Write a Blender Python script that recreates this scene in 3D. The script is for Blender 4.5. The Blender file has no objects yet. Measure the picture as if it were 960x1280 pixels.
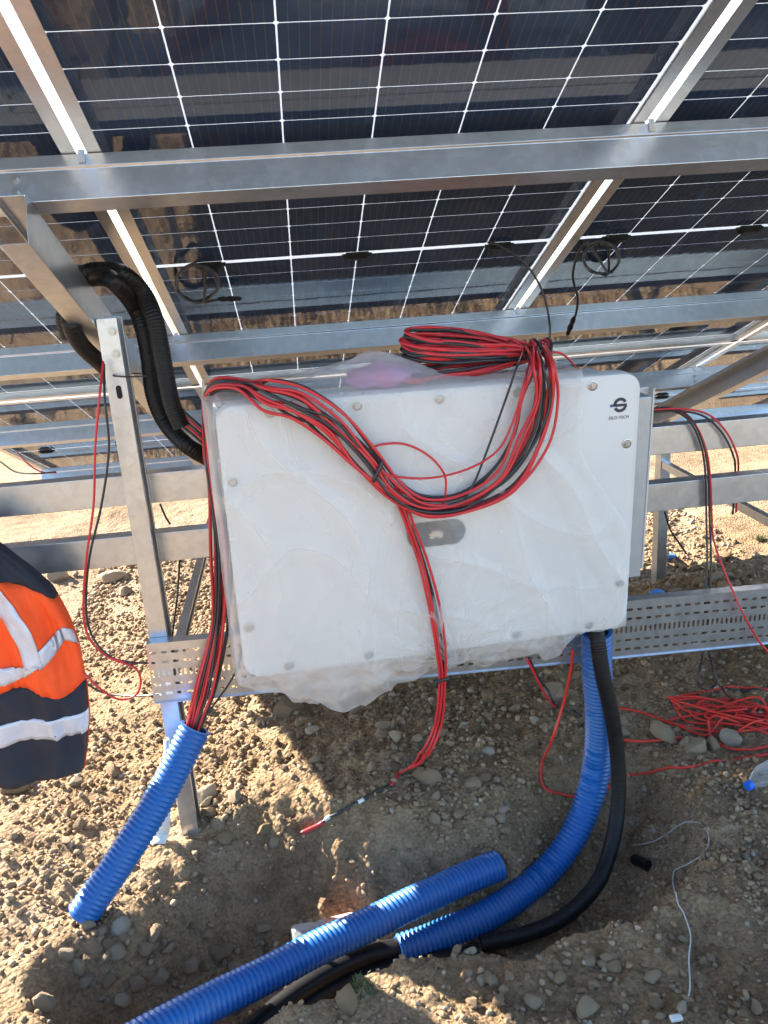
import bpy, bmesh, math, random
import numpy as np
from mathutils import Matrix, Vector, noise as mnoise
from mathutils.geometry import tessellate_polygon
random.seed(7); rng = np.random.default_rng(7)
scene = bpy.context.scene
col = scene.collection
# ------------------------------------------------------------------ camera
W, H, F = 960, 1280, 1022.8
PIT, YAW, ROL = .3084, .1016, .0677
CZ = 1.6
_f = np.array([math.sin(YAW)*math.cos(PIT), math.cos(YAW)*math.cos(PIT), -math.sin(PIT)])
_r = np.array([math.cos(YAW), -math.sin(YAW), 0.]); _u = np.cross(_r, _f)
CA = math.cos(ROL)*_r - math.sin(ROL)*_u
CB = np.cross(CA, _f); CC = _f
CAM = np.array([0., 0., CZ])
cd = bpy.data.cameras.new('camera'); cam = bpy.data.objects.new('camera', cd); col.objects.link(cam)
cd.sensor_fit = 'VERTICAL'; cd.sensor_height = 32.0; cd.lens = 32.0*F/H
cd.clip_start = .02; cd.clip_end = 2000
cam.matrix_world = Matrix([[CA[0], CB[0], -CC[0], 0], [CA[1], CB[1], -CC[1], 0], [CA[2], CB[2], -CC[2], CZ], [0, 0, 0, 1]])
scene.camera = cam
# ------------------------------------------------------------------ sky and sun
SAZ, SEL = math.radians(-48), math.radians(28)
w = bpy.data.worlds.new('World'); scene.world = w; w.use_nodes = True
nt = w.node_tree; nt.nodes.clear()
sky = nt.nodes.new('ShaderNodeTexSky'); sky.sky_type = 'NISHITA'; sky.sun_disc = False
sky.sun_elevation = SEL; sky.sun_rotation = SAZ; sky.dust_density = .4; sky.ozone_density = 2.0; sky.air_density = 1.0
bg = nt.nodes.new('ShaderNodeBackground'); bg.inputs[1].default_value = .088
wo = nt.nodes.new('ShaderNodeOutputWorld')
nt.links.new(sky.outputs[0], bg.inputs[0]); nt.links.new(bg.outputs[0], wo.inputs[0])
sd = bpy.data.lights.new('sun', 'SUN'); sd.energy = 5.0; sd.angle = math.radians(.53); sd.color = (1, .93, .82)
sun = bpy.data.objects.new('sun', sd); col.objects.link(sun)
to_sun = Vector((math.sin(SAZ)*math.cos(SEL), math.cos(SAZ)*math.cos(SEL), math.sin(SEL)))
sun.rotation_euler = to_sun.to_track_quat('Z', 'Y').to_euler(); sun.location = (-3, 3, 6)
scene.view_settings.view_transform = 'Standard'; scene.view_settings.look = 'None'
scene.view_settings.exposure = 2.55; scene.view_settings.gamma = 1
# ------------------------------------------------------------------ pixel -> place helpers (photo pixels, real depth)
def ray(x, y): return CA*(x-W/2)/F - CB*(y-H/2)/F + CC
def P(x, y, Y):
    d = ray(x, y); return CAM + d*(Y/d[1])
TILT = .403; PN = np.array([0, math.sin(TILT), math.cos(TILT)]); PV = np.array([0, math.cos(TILT), -math.sin(TILT)])
PO = np.array([0, 2.3818, CZ])
def PP(x, y, off=0.):                       # on the panel plane, off metres below it
    d = ray(x, y); O = PO - PN*off
    return CAM + d*(((O-CAM)@PN)/(d@PN))
def PW(x, v, off=0.): return np.array([x, 0, 0]) + PO + PV*v - PN*off
# ------------------------------------------------------------------ terrain
class VNoise:
    def __init__(s, seed): s.t = np.random.default_rng(seed).random((256, 256))
    def __call__(s, x, y):
        xi = np.floor(x).astype(int); yi = np.floor(y).astype(int); fx = x-xi; fy = y-yi
        fx = fx*fx*fx*(fx*(fx*6-15)+10); fy = fy*fy*fy*(fy*(fy*6-15)+10)
        a = s.t[xi & 255, yi & 255]; b = s.t[(xi+1) & 255, yi & 255]; c = s.t[xi & 255, (yi+1) & 255]; d = s.t[(xi+1) & 255, (yi+1) & 255]
        return (a*(1-fx)+b*fx)*(1-fy)+(c*(1-fx)+d*fx)*fy
N1, N2, N3 = VNoise(1), VNoise(2), VNoise(3)
def sm(e0, e1, x):
    t = np.clip((x-e0)/(e1-e0), 0, 1); return t*t*(3-2*t)
PIT_POLY = np.array([(-.56, 1.30), (-.36, 1.37), (-.216, 1.40), (-.07, 1.455), (.026, 1.495), (.323, 1.535), (.51, 1.505), (.70, 1.535), (.92, 1.64), (1.06, 1.78), (1.14, 2.02), (1.08, 2.24), (.78, 2.26),
                     (.45, 2.10), (.2, 2.12), (-.05, 2.16), (-.25, 2.2), (-.43, 2.17), (-.52, 2.02), (-.6, 1.84), (-.66, 1.76), (-.75, 1.70), (-.76, 1.6), (-.68, 1.46)])
def pit_sd(x, y):
    """distance to the pit outline, positive inside; also nearest edge direction weight"""
    x = np.asarray(x, float); y = np.asarray(y, float)
    best = np.full(x.shape, 1e9); inside = np.zeros(x.shape, bool); near = np.zeros(x.shape)
    n = len(PIT_POLY)
    for i in range(n):
        ax, ay = PIT_POLY[i]; bx, by = PIT_POLY[(i+1) % n]
        dx, dy = bx-ax, by-ay
        t = np.clip(((x-ax)*dx+(y-ay)*dy)/(dx*dx+dy*dy), 0, 1)
        d = np.hypot(x-ax-t*dx, y-ay-t*dy)
        best = np.minimum(best, d)
        c = ((ay > y) != (by > y)) & (x < (bx-ax)*(y-ay)/(by-ay+1e-12)+ax)
        inside ^= c
    return np.where(inside, best, -best)
def HT(x, y, fine=True):
    x = np.asarray(x, float); y = np.asarray(y, float)
    z = -.45*sm(2.9, 4.7, y)
    z = z + .10*np.exp(-((x-2.2)/.9)**2-((y-3.55)/.45)**2)            # rubble heap by the right hand legs
    z = z + .05*np.exp(-((x+1.2)/.9)**2-((y-4.1)/.35)**2)
    z = z + .05*np.exp(-((x-.35)/.5)**2-((y-2.45)/.3)**2)              # spoil under the inverter
    z = z + .05*(N1(x*.55+9, y*.55+3)-.5)*sm(.0, 1., np.abs(y))
    z = z + .05*(N1(x*1.9+31, y*1.9+7)-.5)
    wob = .06*(N2(x*5+3, y*5+8)-.5)+.03*(N2(x*14+3, y*14+8)-.5)
    s = pit_sd(x, y)+wob
    wid = np.where(y < 1.72, .10, .30)
    wid = wid*0+(.10+.2*sm(1.6, 1.85, y))
    wid = wid + .06*sm(-.2, -.5, x)
    z = z - (.24-.06*sm(-.2, -.45, x))*sm(0, 1, s/wid)
    z = z + .012*np.exp(-(s/.09)**2)*(s < 0)*sm(1.9, 1.6, y)              # crumbly lip on the near side
    if fine:
        near = sm(12, 5, np.abs(y)+.4*np.abs(x))
        z = z + near*((1-.45*sm(-.2, -.6, x))*(.030*(N3(x*7, y*7)-.5)+.017*(N2(x*17+5, y*17)-.5)+.010*sm(.5, .85, N1(x*34, y*34)))+.008*(N3(x*70+5, y*70)-.5)+.004*(N2(x*120+5, y*120)-.5))
        # shallow rake marks on the sunlit bank
        z = z + .008*np.sin((x*.6+y*1.0)*46+6*N1(x*3, y*3))*sm(-.35, -.7, x)*sm(2.6, 2.2, y)
    return z
def G(px, py, lift=0., fine=True):
    d = ray(px, py); t0 = .6
    ts = np.arange(.6, 12, .01); pts = CAM[None]+d[None]*ts[:, None]
    hz = HT(pts[:, 0], pts[:, 1], fine)+lift
    k = np.argmax(pts[:, 2] < hz)
    a, b = ts[k-1], ts[k]
    for _ in range(12):
        m = (a+b)/2; q = CAM+d*m
        if q[2] < HT(q[0], q[1], fine)+lift: b = m
        else: a = m
    return CAM+d*b
# ------------------------------------------------------------------ mesh helpers
def tag(o, label=None, cat=None, group=None, kind=None):
    if label: o['label'] = label
    if cat: o['category'] = cat
    if group: o['group'] = group
    if kind: o['kind'] = kind
    return o
def empty(name, loc, rot=None):
    o = bpy.data.objects.new(name, None); col.objects.link(o); o.empty_display_size = .05
    o.location = loc
    if rot is not None: o.rotation_euler = rot
    return o
def mk(name, me, mat, parent=None, world=False):
    o = bpy.data.objects.new(name, me); col.objects.link(o)
    if mat and not len(me.materials): me.materials.append(mat)
    if parent is not None:
        o.parent = parent
        if world: o.matrix_parent_inverse = (Matrix.Translation(parent.location) @ parent.rotation_euler.to_matrix().to_4x4()).inverted()
    return o
class MB:
    def __init__(s): s.v = []; s.f = []
    def add(s, vs, fs):
        k = len(s.v); s.v += [tuple(map(float, v)) for v in vs]; s.f += [tuple(i+k for i in f) for f in fs]; return s
    def box(s, a, b, M=None):
        x0, y0, z0 = a; x1, y1, z1 = b
        vs = [(x0, y0, z0), (x1, y0, z0), (x1, y1, z0), (x0, y1, z0), (x0, y0, z1), (x1, y0, z1), (x1, y1, z1), (x0, y1, z1)]
        if M is not None: vs = [tuple(M @ Vector(v)) for v in vs]
        return s.add(vs, [(0, 3, 2, 1), (4, 5, 6, 7), (0, 1, 5, 4), (1, 2, 6, 5), (2, 3, 7, 6), (3, 0, 4, 7)])
    def prism(s, prof, axis_fn, cap=True):
        """prof: closed 2D outline, axis_fn(p, k) -> 3D for k in 0,1"""
        n = len(prof); a = [axis_fn(p, 0) for p in prof]; b = [axis_fn(p, 1) for p in prof]
        fs = [(i, (i+1) % n, n+(i+1) % n, n+i) for i in range(n)]
        if cap and n <= 8: fs += [tuple(range(n-1, -1, -1)), tuple(range(n, 2*n))]
        elif cap:
            for t3 in tessellate_polygon([[Vector((p[0], p[1], 0)) for p in prof]]): fs += [tuple(t3), tuple(i+n for i in t3)]
        return s.add(a+b, fs)
    def rings(s, rings, closed=True, cap=False):
        n = len(rings[0]); k = len(s.v)
        vs = [tuple(map(float, p)) for r in rings for p in r]; fs = []
        for j in range(len(rings)-1):
            for i in range(n if closed else n-1):
                i2 = (i+1) % n
                fs.append((j*n+i, j*n+i2, (j+1)*n+i2, (j+1)*n+i))
        if cap: fs += [tuple(range(n-1, -1, -1)), tuple((len(rings)-1)*n+i for i in range(n))]
        return s.add(vs, fs)
    def mesh(s, name, smooth=False, mat=None):
        me = bpy.data.meshes.new(name); me.from_pydata(s.v, [], s.f); me.update()
        bm = bmesh.new(); bm.from_mesh(me); bmesh.ops.recalc_face_normals(bm, faces=bm.faces); bm.to_mesh(me); bm.free()
        if smooth: me.polygons.foreach_set('use_smooth', [True]*len(me.polygons))
        if mat: me.materials.append(mat)
        return me
    def build(s, name, mat, parent=None, smooth=False, world=False): return mk(name, s.mesh(name, smooth), mat, parent, world)
def autosmooth(o, ang=40):
    me = o.data; bm = bmesh.new(); bm.from_mesh(me)
    for e in bm.edges: e.smooth = not (len(e.link_faces) == 2 and e.calc_face_angle(0) > math.radians(ang))
    for f in bm.faces: f.smooth = True
    bm.to_mesh(me); bm.free(); return o
def catmull(pts, step=.01, closed=False):
    pts = [np.asarray(p, float) for p in pts]
    q = [2*pts[0]-pts[1]]+pts+[2*pts[-1]-pts[-2]]
    if closed: q = [pts[-1]]+pts+[pts[0], pts[1]]
    out = []
    for i in range(1, len(q)-2):
        p0, p1, p2, p3 = q[i-1], q[i], q[i+1], q[i+2]
        n = max(2, int(np.linalg.norm(p2-p1)/step))
        for k in range(n):
            t = k/n
            out.append(.5*((2*p1)+(-p0+p2)*t+(2*p0-5*p1+4*p2-p3)*t*t+(-p0+3*p1-3*p2+p3)*t**3))
    out.append(q[-2]); return np.array(out)
def frames(path):
    t = np.gradient(path, axis=0); t /= np.linalg.norm(t, axis=1)[:, None]+1e-12
    n = np.cross(t[0], [0, 0, 1.]); 
    if np.linalg.norm(n) < 1e-3: n = np.cross(t[0], [0, 1., 0])
    n /= np.linalg.norm(n); ns = [n]
    for i in range(1, len(t)):
        n = ns[-1]-t[i]*(ns[-1]@t[i]); n /= np.linalg.norm(n); ns.append(n)
    ns = np.array(ns); return t, ns, np.cross(t, ns)
def tube(path, r, seg=8, cap=True, mb=None):
    mb = mb or MB(); path = np.asarray(path); t, n, b = frames(path)
    rr = np.broadcast_to(np.asarray(r, float), (len(path),))
    rings = [[path[i]+rr[i]*(math.cos(a)*n[i]+math.sin(a)*b[i]) for a in np.arange(seg)*2*math.pi/seg] for i in range(len(path))]
    return mb.rings(rings, cap=cap)
def resample(path, ds):
    d = np.r_[0, np.cumsum(np.linalg.norm(np.diff(path, axis=0), axis=1))]
    s = np.arange(0, d[-1], ds); return np.stack([np.interp(s, d, path[:, k]) for k in range(3)], 1)
def corrugated(ctrl, R, pitch, depth, seg=22, wall=.004):
    p = catmull(ctrl, .01); kk = np.arange(len(p))*.09; ph = (R*1e4) % 6+len(p)
    p[:, 2] += .0018*np.sin(kk+ph)+.001*np.sin(2.7*kk); p[:, 0] += .0018*np.sin(.8*kk+2*ph)
    p = resample(p, pitch/4.0)
    prof = np.array([0, 0, -depth, -depth]); n = len(p) - len(p) % 4
    p = p[:n]; rad = R+prof[np.arange(n) % 4]
    mb = MB(); t, nn, b = frames(p)
    ang = np.arange(seg)*2*math.pi/seg
    ring = lambda i, r: [p[i]+r*(math.cos(a)*nn[i]+math.sin(a)*b[i]) for a in ang]
    rings = [ring(i, rad[i]) for i in range(n)]
    inner = R-depth-wall
    k = min(n-1, 48)
    rings = [ring(i, inner) for i in range(k, -1, -4)]+rings+[ring(i, inner) for i in range(n-1, n-1-k, -4)]
    return mb.rings(rings)
# ------------------------------------------------------------------ materials
def new_mat(name):
    m = bpy.data.materials.new(name); m.use_nodes = True; t = m.node_tree; t.nodes.clear()
    out = t.nodes.new('ShaderNodeOutputMaterial'); return m, t, out
def nd(t, ty, **kw):
    n = t.nodes.new(ty)
    for k, v in kw.items(): setattr(n, k, v)
    return n
def ramp(t, fac, stops):
    r = nd(t, 'ShaderNodeValToRGB'); e = r.color_ramp.elements
    while len(e) < len(stops): e.new(.5)
    for el, (p, c) in zip(e, stops): el.position = p; el.color = (*c, 1)
    t.links.new(fac, r.inputs[0]); return r.outputs[0]
def noise(t, vec, scale, detail=4, rough=.55, dist=0.):
    n = nd(t, 'ShaderNodeTexNoise'); n.inputs['Scale'].default_value = scale; n.inputs['Detail'].default_value = detail
    n.inputs['Roughness'].default_value = rough; n.inputs['Distortion'].default_value = dist
    t.links.new(vec, n.inputs['Vector']); return n.outputs['Fac']
def simple(name, c1, c2=None, rough=.5, metal=0., scale=30, bump=0., bscale=80, coat=0., rvar=.0, spec=.5, coord='Object', subs=0.):
    m, t, out = new_mat(name); b = nd(t, 'ShaderNodeBsdfPrincipled'); t.links.new(b.outputs[0], out.inputs[0])
    tc = nd(t, 'ShaderNodeTexCoord').outputs[coord]
    c2 = c2 or tuple(x*.8 for x in c1)
    f = noise(t, tc, scale); t.links.new(ramp(t, f, [(.3, c1), (.7, c2)]), b.inputs['Base Color'])
    b.inputs['Metallic'].default_value = metal; b.inputs['Coat Weight'].default_value = coat
    b.inputs['Specular IOR Level'].default_value = spec
    if rvar:
        mr = nd(t, 'ShaderNodeMapRange'); mr.inputs[3].default_value = rough-rvar; mr.inputs[4].default_value = rough+rvar
        t.links.new(noise(t, tc, scale*2.3), mr.inputs[0]); t.links.new(mr.outputs[0], b.inputs['Roughness'])
    else: b.inputs['Roughness'].default_value = rough
    if bump:
        bp = nd(t, 'ShaderNodeBump'); bp.inputs['Strength'].default_value = bump; bp.inputs['Distance'].default_value = .003
        t.links.new(noise(t, tc, bscale), bp.inputs['Height']); t.links.new(bp.outputs[0], b.inputs['Normal'])
    return m
def dusty(name, c, dust, amt, rough, spec):
    m, t, out = new_mat(name); b = nd(t, 'ShaderNodeBsdfPrincipled'); t.links.new(b.outputs[0], out.inputs[0])
    tc = nd(t, 'ShaderNodeTexCoord').outputs['Object']
    f = nd(t, 'ShaderNodeMath', operation='MULTIPLY'); t.links.new(noise(t, tc, 6, 6, .7), f.inputs[0]); t.links.new(noise(t, tc, 33, 5, .7), f.inputs[1])
    mr = nd(t, 'ShaderNodeMapRange'); mr.inputs[1].default_value = .20; mr.inputs[2].default_value = .42; mr.inputs[3].default_value = .02; mr.inputs[4].default_value = amt; t.links.new(f.outputs[0], mr.inputs[0])
    mx = nd(t, 'ShaderNodeMix', data_type='RGBA'); t.links.new(mr.outputs[0], mx.inputs[0]); mx.inputs[6].default_value = (*c, 1); mx.inputs[7].default_value = (*dust, 1); t.links.new(mx.outputs[2], b.inputs['Base Color'])
    rr = nd(t, 'ShaderNodeMapRange'); rr.inputs[3].default_value = rough; rr.inputs[4].default_value = .9; t.links.new(mr.outputs[0], rr.inputs[0]); t.links.new(rr.outputs[0], b.inputs['Roughness'])
    b.inputs['Specular IOR Level'].default_value = spec; return m
M = {}
def dirt_mat():
    m, t, out = new_mat('dirt'); b = nd(t, 'ShaderNodeBsdfPrincipled'); t.links.new(b.outputs[0], out.inputs[0])
    tc = nd(t, 'ShaderNodeTexCoord').outputs['Object']
    big = ramp(t, noise(t, tc, 1.3, 5), [(.30, (.235, .152, .082)), (.5, (.315, .212, .122)), (.70, (.39, .28, .178))])
    mid = ramp(t, noise(t, tc, 14, 6, .65), [(.32, (.62, .60, .58)), (.55, (1, 1, 1)), (.75, (1.12, 1.1, 1.06))])
    fin = ramp(t, noise(t, tc, 110, 3, .6), [(.30, (.66, .65, .64)), (.5, (1, 1, 1)), (.72, (1.18, 1.17, 1.15))])
    mx = nd(t, 'ShaderNodeMix', data_type='RGBA', blend_type='MULTIPLY'); mx.inputs[0].default_value = 1
    t.links.new(big, mx.inputs[6]); t.links.new(mid, mx.inputs[7])
    m2 = nd(t, 'ShaderNodeMix', data_type='RGBA', blend_type='MULTIPLY'); m2.inputs[0].default_value = 1
    t.links.new(mx.outputs[2], m2.inputs[6]); t.links.new(fin, m2.inputs[7]); t.links.new(m2.outputs[2], b.inputs['Base Color'])
    b.inputs['Roughness'].default_value = .95; b.inputs['Specular IOR Level'].default_value = .15
    vo = nd(t, 'ShaderNodeTexVoronoi'); vo.inputs['Scale'].default_value = 75; t.links.new(tc, vo.inputs['Vector'])
    ad = nd(t, 'ShaderNodeMath', operation='MULTIPLY_ADD'); t.links.new(vo.outputs['Distance'], ad.inputs[0]); ad.inputs[1].default_value = -.8
    t.links.new(noise(t, tc, 60, 8, .7), ad.inputs[2])
    bp = nd(t, 'ShaderNodeBump'); bp.inputs['Strength'].default_value = 1.0; bp.inputs['Distance'].default_value = .012
    t.links.new(ad.outputs[0], bp.inputs['Height']); t.links.new(bp.outputs[0], b.inputs['Normal'])
    return m
M['dirt'] = dirt_mat()
def stone_mat(name, stops):
    m, t, out = new_mat(name); b = nd(t, 'ShaderNodeBsdfPrincipled'); t.links.new(b.outputs[0], out.inputs[0])
    oi = nd(t, 'ShaderNodeObjectInfo').outputs['Random']; tc = nd(t, 'ShaderNodeTexCoord').outputs['Object']
    geo = nd(t, 'ShaderNodeNewGeometry').outputs['Random Per Island']
    ad = nd(t, 'ShaderNodeMath', operation='ADD'); t.links.new(oi, ad.inputs[0]); t.links.new(geo, ad.inputs[1])
    fr = nd(t, 'ShaderNodeMath', operation='FRACT'); t.links.new(ad.outputs[0], fr.inputs[0])
    base = ramp(t, fr.outputs[0], stops)
    var = ramp(t, noise(t, tc, 45, 6, .7), [(.3, (.62, .6, .58)), (.52, (1, 1, 1)), (.74, (1.25, 1.22, 1.18))])
    mx = nd(t, 'ShaderNodeMix', data_type='RGBA', blend_type='MULTIPLY'); mx.inputs[0].default_value = 1
    t.links.new(base, mx.inputs[6]); t.links.new(var, mx.inputs[7]); t.links.new(mx.outputs[2], b.inputs['Base Color'])
    b.inputs['Roughness'].default_value = .9; b.inputs['Specular IOR Level'].default_value = .2
    bp = nd(t, 'ShaderNodeBump'); bp.inputs['Strength'].default_value = .9; bp.inputs['Distance'].default_value = .006
    t.links.new(noise(t, tc, 90, 6, .7), bp.inputs['Height']); t.links.new(bp.outputs[0], b.inputs['Normal'])
    return m
M['stone'] = stone_mat('stone', [(0, (.25, .172, .10)), (.35, (.37, .262, .162)), (.6, (.34, .26, .178)), (.85, (.42, .315, .205)), (1, (.44, .375, .295))])
M['gravel'] = stone_mat('gravel', [(0, (.22, .145, .082)), (.5, (.315, .215, .127)), (.9, (.375, .27, .172)), (.97, (.38, .32, .25))])
def galv(name, a, b_, rough):
    m, t, out = new_mat(name); b = nd(t, 'ShaderNodeBsdfPrincipled'); t.links.new(b.outputs[0], out.inputs[0])
    tc = nd(t, 'ShaderNodeTexCoord').outputs['Object']
    vo = nd(t, 'ShaderNodeTexVoronoi'); vo.inputs['Scale'].default_value = 55; t.links.new(tc, vo.inputs['Vector'])
    sp = ramp(t, vo.outputs['Color'], [(0, a), (1, b_)])
    st = ramp(t, noise(t, tc, 6, 6, .7), [(.25, (.86, .85, .84)), (.45, (1, 1, 1))])
    mx = nd(t, 'ShaderNodeMix', data_type='RGBA', blend_type='MULTIPLY'); mx.inputs[0].default_value = 1
    t.links.new(sp, mx.inputs[6]); t.links.new(st, mx.inputs[7]); t.links.new(mx.outputs[2], b.inputs['Base Color'])
    b.inputs['Metallic'].default_value = .92
    mr = nd(t, 'ShaderNodeMapRange'); mr.inputs[3].default_value = rough-.1; mr.inputs[4].default_value = rough+.14
    t.links.new(noise(t, tc, 25, 5, .7), mr.inputs[0]); t.links.new(mr.outputs[0], b.inputs['Roughness'])
    bp = nd(t, 'ShaderNodeBump'); bp.inputs['Strength'].default_value = .12; bp.inputs['Distance'].default_value = .002
    t.links.new(noise(t, tc, 40), bp.inputs['Height']); t.links.new(bp.outputs[0], b.inputs['Normal'])
    return m
M['galv'] = galv('galvanised_steel', (.50, .54, .60), (.59, .63, .69), .31)
M['alu'] = galv('aluminium', (.70, .70, .70), (.76, .76, .76), .36)
def cell_mat():
    m, t, out = new_mat('solar_cell'); b = nd(t, 'ShaderNodeBsdfPrincipled'); t.links.new(b.outputs[0], out.inputs[0])
    tc = nd(t, 'ShaderNodeTexCoord').outputs['Object']; sx = nd(t, 'ShaderNodeSeparateXYZ'); t.links.new(tc, sx.inputs[0])
    def lines(o, pitch, width):
        a = nd(t, 'ShaderNodeMath', operation='MULTIPLY'); a.inputs[1].default_value = 1/pitch; t.links.new(o, a.inputs[0])
        f = nd(t, 'ShaderNodeMath', operation='FRACT'); t.links.new(a.outputs[0], f.inputs[0])
        c = nd(t, 'ShaderNodeMath', operation='LESS_THAN'); c.inputs[1].default_value = width/pitch; t.links.new(f.outputs[0], c.inputs[0]); return c.outputs[0]
    bus = lines(sx.outputs[0], .0182, .0011)
    oi = nd(t, 'ShaderNodeObjectInfo').outputs['Random']
    base = ramp(t, oi, [(0, (.022, .043, .098)), (1, (.030, .055, .120))])
    mx = nd(t, 'ShaderNodeMix', data_type='RGBA'); t.links.new(bus, mx.inputs[0]); t.links.new(base, mx.inputs[6]); mx.inputs[7].default_value = (.10, .085, .07, 1)
    t.links.new(mx.outputs[2], b.inputs['Base Color']); b.inputs['Roughness'].default_value = .05
    b.inputs['IOR'].default_value = 1.5; b.inputs['Specular IOR Level'].default_value = .55
    bp = nd(t, 'ShaderNodeBump'); bp.inputs['Strength'].default_value = .035; bp.inputs['Distance'].default_value = .01
    t.links.new(noise(t, tc, 14, 3), bp.inputs['Height']); t.links.new(bp.outputs[0], b.inputs['Normal'])
    return m
M['cell'] = cell_mat()
def glass_mat():
    m, t, out = new_mat('panel_glass')
    tr = nd(t, 'ShaderNodeBsdfTranslucent'); tr.inputs[0].default_value = (.9, .92, .94, 1)
    tp = nd(t, 'ShaderNodeBsdfTransparent'); tp.inputs[0].default_value = (.9, .93, .93, 1)
    gl = nd(t, 'ShaderNodeBsdfGlossy'); gl.inputs['Roughness'].default_value = .05
    m1 = nd(t, 'ShaderNodeMixShader'); m1.inputs[0].default_value = .4; t.links.new(tr.outputs[0], m1.inputs[1]); t.links.new(tp.outputs[0], m1.inputs[2])
    fr = nd(t, 'ShaderNodeFresnel'); m2 = nd(t, 'ShaderNodeMixShader'); t.links.new(fr.outputs[0], m2.inputs[0])
    t.links.new(m1.outputs[0], m2.inputs[1]); t.links.new(gl.outputs[0], m2.inputs[2]); t.links.new(m2.outputs[0], out.inputs[0])
    return m
M['glass'] = glass_mat()
def film_mat(name, tint, dens, rough=.18):
    m, t, out = new_mat(name)
    tc = nd(t, 'ShaderNodeTexCoord').outputs['Object']
    p = nd(t, 'ShaderNodeBsdfPrincipled'); p.inputs['Base Color'].default_value = (*tint, 1); p.inputs['Roughness'].default_value = rough; p.inputs['Specular IOR Level'].default_value = .7
    tl = nd(t, 'ShaderNodeBsdfTranslucent'); tl.inputs[0].default_value = (*tint, 1)
    a = nd(t, 'ShaderNodeMixShader'); a.inputs[0].default_value = .4; t.links.new(p.outputs[0], a.inputs[1]); t.links.new(tl.outputs[0], a.inputs[2])
    tp = nd(t, 'ShaderNodeBsdfTransparent')
    lw = nd(t, 'ShaderNodeLayerWeight'); lw.inputs[0].default_value = .45
    mr = nd(t, 'ShaderNodeMapRange'); mr.inputs[3].default_value = dens; mr.inputs[4].default_value = min(1, dens+.5); t.links.new(lw.outputs['Facing'], mr.inputs[0])
    x = nd(t, 'ShaderNodeMixShader'); t.links.new(mr.outputs[0], x.inputs[0]); t.links.new(tp.outputs[0], x.inputs[1]); t.links.new(a.outputs[0], x.inputs[2])
    bp = nd(t, 'ShaderNodeBump'); bp.inputs['Strength'].default_value = .55; bp.inputs['Distance'].default_value = .010
    t.links.new(noise(t, tc, 11, 4, .5, 2.4), bp.inputs['Height']); t.links.new(bp.outputs[0], p.inputs['Normal'])
    t.links.new(x.outputs[0], out.inputs[0]); return m
M['film'] = film_mat('plastic_film', (.92, .905, .885), .25, .15)
M['film_fold'] = film_mat('plastic_film_folded', (.93, .92, .91), .34, .15)
M['pet'] = film_mat('clear_bottle_plastic', (.75, .80, .84), .22, .08)
M['white_paint'] = simple('white_powder_coat', (.65, .635, .61), (.61, .595, .57), rough=.42, scale=5, bump=.04, bscale=300)
M['grey_cast'] = simple('grey_cast_aluminium', (.50, .51, .52), (.44, .45, .46), rough=.5, metal=.5)
M['red_wire'] = simple('red_cable_sheath', (.62, .028, .035), (.50, .022, .028), rough=.4, scale=12)
M['red_ground'] = simple('bright_red_cable_sheath', (.72, .035, .02), (.55, .03, .02), rough=.45, scale=12)
M['black_wire'] = simple('black_cable_sheath', (.022, .022, .024), (.03, .03, .032), rough=.42, scale=12)
M['black_hose'] = dusty('black_corrugated_plastic', (.006, .006, .007), (.08, .065, .05), .14, .42, .25)
M['blue'] = dusty('blue_corrugated_plastic', (.003, .105, .36), (.22, .165, .11), .14, .36, .45)
M['bolt'] = simple('zinc_bolt', (.55, .55, .55), rough=.35, metal=.9)
M['dark_plate'] = simple('dark_badge_glass', (.035, .035, .038), (.07, .066, .06), rough=.25, scale=60, coat=.5)
M['badge_gold'] = simple('badge_metal', (.72, .60, .48), rough=.4, metal=.2)
M['ink'] = simple('dark_print', (.035, .032, .035), (.05, .045, .05), rough=.6)
M['ink_blue'] = simple('blue_print', (.05, .10, .28), rough=.6)
M['orange'] = simple('orange_fluorescent_cloth', (1.0, .105, .012), (.92, .085, .010), rough=.75, scale=14, bump=.25, bscale=700)
M['navy'] = simple('navy_cloth', (.014, .016, .026), (.022, .024, .036), rough=.8, scale=10, bump=.25, bscale=600)
M['reflective'] = simple('silver_reflective_tape', (.62, .63, .68), (.56, .57, .63), rough=.35, scale=30, metal=.15, bump=.1, bscale=500)
M['piping'] = simple('red_piping', (.5, .04, .02), rough=.7)
M['white_plastic'] = simple('white_plastic', (.70, .69, .67), rough=.5)
M['twine'] = simple('white_twine', (.55, .53, .50), (.4, .38, .35), rough=.9, scale=200)
M['pink'] = simple('magenta_surface', (.50, .12, .26), (.34, .22, .42), rough=.35, scale=16)
M['label_orange'] = simple('orange_bottle_label', (.75, .16, .03), (.8, .7, .6), rough=.5, scale=25)
M['cap_blue'] = simple('blue_bottle_cap', (.02, .16, .75), rough=.4)
M['rag'] = simple('blue_rubber', (.06, .22, .55), (.10, .32, .65), rough=.6, scale=40)
M['grass'] = simple('grass_blade', (.05, .085, .025), (.10, .11, .04), rough=.7, scale=60)
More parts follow.
